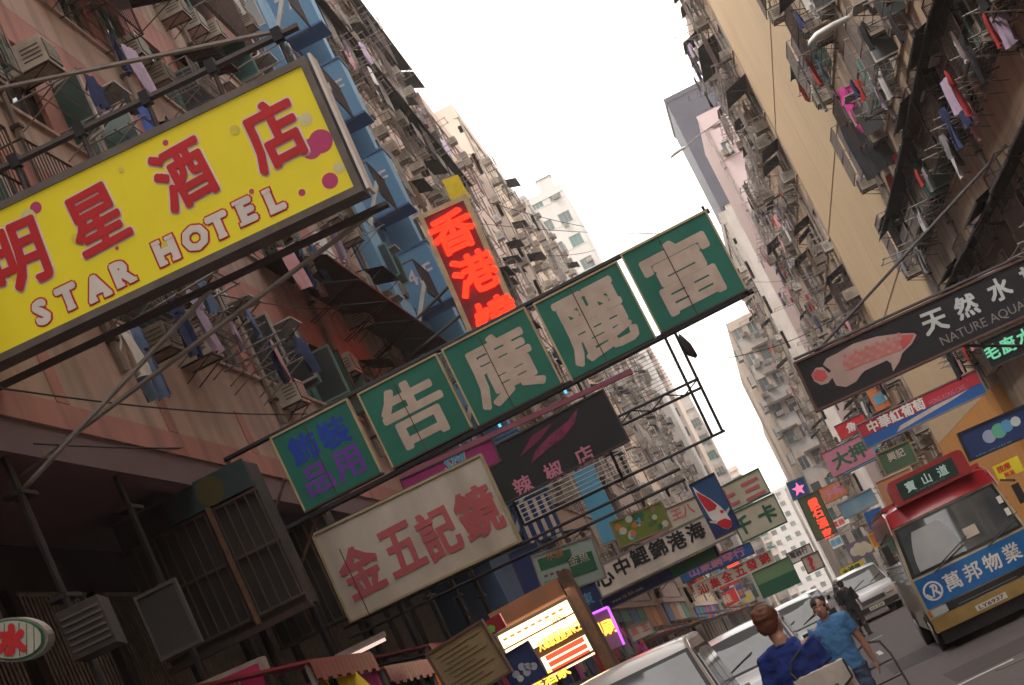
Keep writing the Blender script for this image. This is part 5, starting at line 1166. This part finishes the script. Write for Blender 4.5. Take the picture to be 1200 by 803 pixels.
# stall awnings with fringes along the left pavement
sc_=[('red',(.22,.015,.02)),('pink',(.26,.05,.09)),('dark red',(.12,.012,.018)),('black',(.02,.018,.02)),('blue',(.02,.04,.10)),('grey',(.08,.07,.07))]
rs=random.Random(5)
for k in range(12):
    y=20+k*3.1; nm,c_=sc_[k%6]; z=3.05+rs.uniform(-.15,.3); mt=flat('stall_'+nm.replace(' ','_'),c_)
    t=empty('stall_awning',(-4.9,y,0),R(90),'%s stall awning, %s along the left pavement from the barred enclosure'%(nm,ordn(k+1)),'awning','stall awnings on the left pavement')
    MB().prism([(-1.4,.9,z+.35),(1.4,.9,z+.35),(1.4,-.6,z),(-1.4,-.6,z)],(0,0,.03),mt).build('canvas',t)
    m=MB()
    for q in range(14): m.box(-1.4+q*.2,-.61,z-.16-.03*(q%2),-1.4+q*.2+.19,-.6,z,mt)
    m.build('fringe',t)
    for sx in (-1.35,1.35): MB().bar((sx,-.55,.12),(sx,-.55,z),.025,M_bars,6).build('post',t)
    m=MB(); m.box(-1.2,-.3,.12,1.2,.7,.95,M_shopdark); m.build('counter',t)
    for q in range(7):
        g=garment_mesh(rs.choice(['shirt','towel','rag']),q%4,CLOTH[rs.choice(list(CLOTH))]); o=put('hung_garment',g,t,(-1.2+q*.4,-.5,z-.15),(0,0,R(rs.uniform(-30,30))))
# street lamps
def lamp(px,py,Y,label,sc,flip=-1,xp=5.9):
    p=at(px,py,Y); t=empty('street_lamp',(xp,Y,0),0,label,'street lamp')
    dx=p.x-xp
    k=dx
    MB().path([(1.3,0,p.z+.55),(k+1.1,0,p.z+.25),(k+.45,0,p.z+.05)],.035*sc,M_framegrey,8).build('arm',t)
    MB().box(1.2,-.08,p.z+.3,1.32,.08,p.z+.8,M_iron).build('wall_bracket',t)
    m=MB(); loft(m,[(k+.55*sc,0,p.z+.04),(k+.45*sc,0,p.z+.05),(k+.1*sc,0,p.z+.04),(k-.3*sc,0,p.z+.0),(k-.5*sc,0,p.z-.07),(k-.56*sc,0,p.z-.11)],[(.03,.03),(.06,.07),(.08,.12),(.09,.14),(.06,.09),(.02,.03)],mat('lamp_shell',(.62,.62,.58),.4,.1),14); m.build('lamp_head',t)
lamp(972,35,44,'pale street lamp head reaching in over the laundry, upper right',1.0)
lamp(795,178,95,'small far street lamp against the white sky',.8)
t=empty('hanging_bundle',tuple(at(803,406,34)),R(20),'dark wrapped bundle hanging below the right end of the green sign','bundle')
m=MB(); loft(m,[(0,0,.22),(0,0,.12),(.02,0,0),(.05,.01,-.14),(.10,0,-.24)],[(.02,.02),(.06,.05),(.09,.07),(.08,.06),(.03,.03)],M_black,10); m.build('wrap',t); MB().bar((0,0,.2),(0,0,.62),.008,M_black).build('cord',t)
# overhead wires
def wire(a,b,sag,r,label,n=10):
    a=Vector(a);b=Vector(b); P=[a.lerp(b,i/n)-Vector((0,0,sag*4*(i/n)*(1-i/n))) for i in range(n+1)]
    m=MB().path([p-a for p in P],r,M_black,4); o=m.build('overhead_wire',None,a); tag(o,label,'wire','overhead wires')
for (p,Y1,q,Y2,sg,lb) in [((560,262),60,(845,268),95,.3,'thin wire crossing the sky just above the green sign'),((575,238),60,(845,262),95,.8,'slack wire above the thin one over the green sign'),
    ((0,455),18,(360,485),34,.1,'wire running low along the salmon wall'),((40,520),19,(345,515),34,.1,'lower wire along the foot of the salmon wall'),((150,320),22,(420,360),45,.2,'wire from under the yellow sign to the blue block'),
    ((850,420),60,(1010,350),60,.3,'wire reaching the ochre wall over the aquarium sign'),((1000,430),52,(1200,330),44,.2,'wire behind the aquarium sign'),((640,300),60,(700,292),110,.1,'short wire left of the far white tower'),
    ((880,330),110,(1000,300),80,.4,'slack wire in front of the hazy right tenements')]:
    wire(at(*p,Y1),at(*q,Y2),sg,.012,lb)
# special garments and things on the facades
hang(at(990,102,52),'trousers','magenta','bright magenta trousers hanging before the black sheets on the right facade',None,R(15),1.3)
hang(at(1068,148,50),'towel','orange','orange cloth bundle hanging over the upper black canopy',None,R(-60),.9)
hang(at(1052,178,52),'towel','red','red towel below the orange cloth on the right facade',None,R(-50),1.0)
hang(at(1040,205,53),'rag','red','small red cloth lowest beside the black canopy',None,R(-50),1.0)
hang(at(1002,140,52.5),'towel','black','wide black sheet behind the magenta trousers',None,R(-40),1.7)
hang(at(935,72,60),'shirt','black','black shirt hanging at the edge of the ochre wall',None,R(-30),1.2)
hang(at(527,208,50),'towel','yellow','yellow cloth hanging high beyond the red neon sign',None,R(30),.8)
for k,(px,py,kd,c_) in enumerate([(150,385,'trousers','denim'),(158,380,'trousers','navy'),(142,382,'shirt','white'),(333,290,'towel','rose'),(345,285,'trousers','navy'),(352,283,'shirt','white'),(360,280,'trousers','denim'),(372,272,'shirt','white'),(385,265,'towel','lilac'),(130,40,'shirt','navy'),(150,55,'towel','lilac'),(165,120,'trousers','blue')]):
    hang(atx(px,py,-5.35),kd,c_,'%s %s on a pole, %s from the left of the washing by the yellow sign'%(c_,kd,ordn(k+1)),'washing around the yellow sign',R(90+(k*37)%50-25),.9)
# the street goes on unseen behind the camera, added to hold back light
facade('tenement_building','plain unseen block added to shut off sky behind the viewpoint',0,-105,-30,30,0,36,3,5,WALLS['grey'],WALLS['pale'],near=False,depth=9,seed=50,p_ac=.2,p_cage=0,p_rack=0,p_awn=0)
facade('tenement_building','salmon tenement behind the viewpoint on the left',-1,XL,-60,15.8,4.3,27,3.2,6,WALLS['salmon'],WALLS['pale'],near=False,seed=51,p_ac=.3,p_cage=0,p_rack=0)
facade('tenement_building','cream tenement behind the viewpoint on the right',1,XR,-60,27.8,4.3,27,3.2,6,WALLS['cream'],WALLS['cream'],near=False,seed=52,p_ac=.3,p_cage=0,p_rack=0)
# ------------------------------------------------------------------ haze
hz=MB().box(-60,-30,-1.2,70,720,66,WALLS['white']).build('haze'); hz.data.materials.clear()
hm=bpy.data.materials.new('haze'); hm.use_nodes=True; n=hm.node_tree; n.nodes.clear()
v=n.nodes.new('ShaderNodeVolumePrincipled'); v.inputs['Density'].default_value=.0007; v.inputs['Color'].default_value=(.95,.87,.80,1); v.inputs['Anisotropy'].default_value=.1
oo=n.nodes.new('ShaderNodeOutputMaterial'); n.links.new(v.outputs[0],oo.inputs['Volume']); hz.data.materials.append(hm)
hz['kind']='stuff'; hz['label']='thin pale haze filling the street'
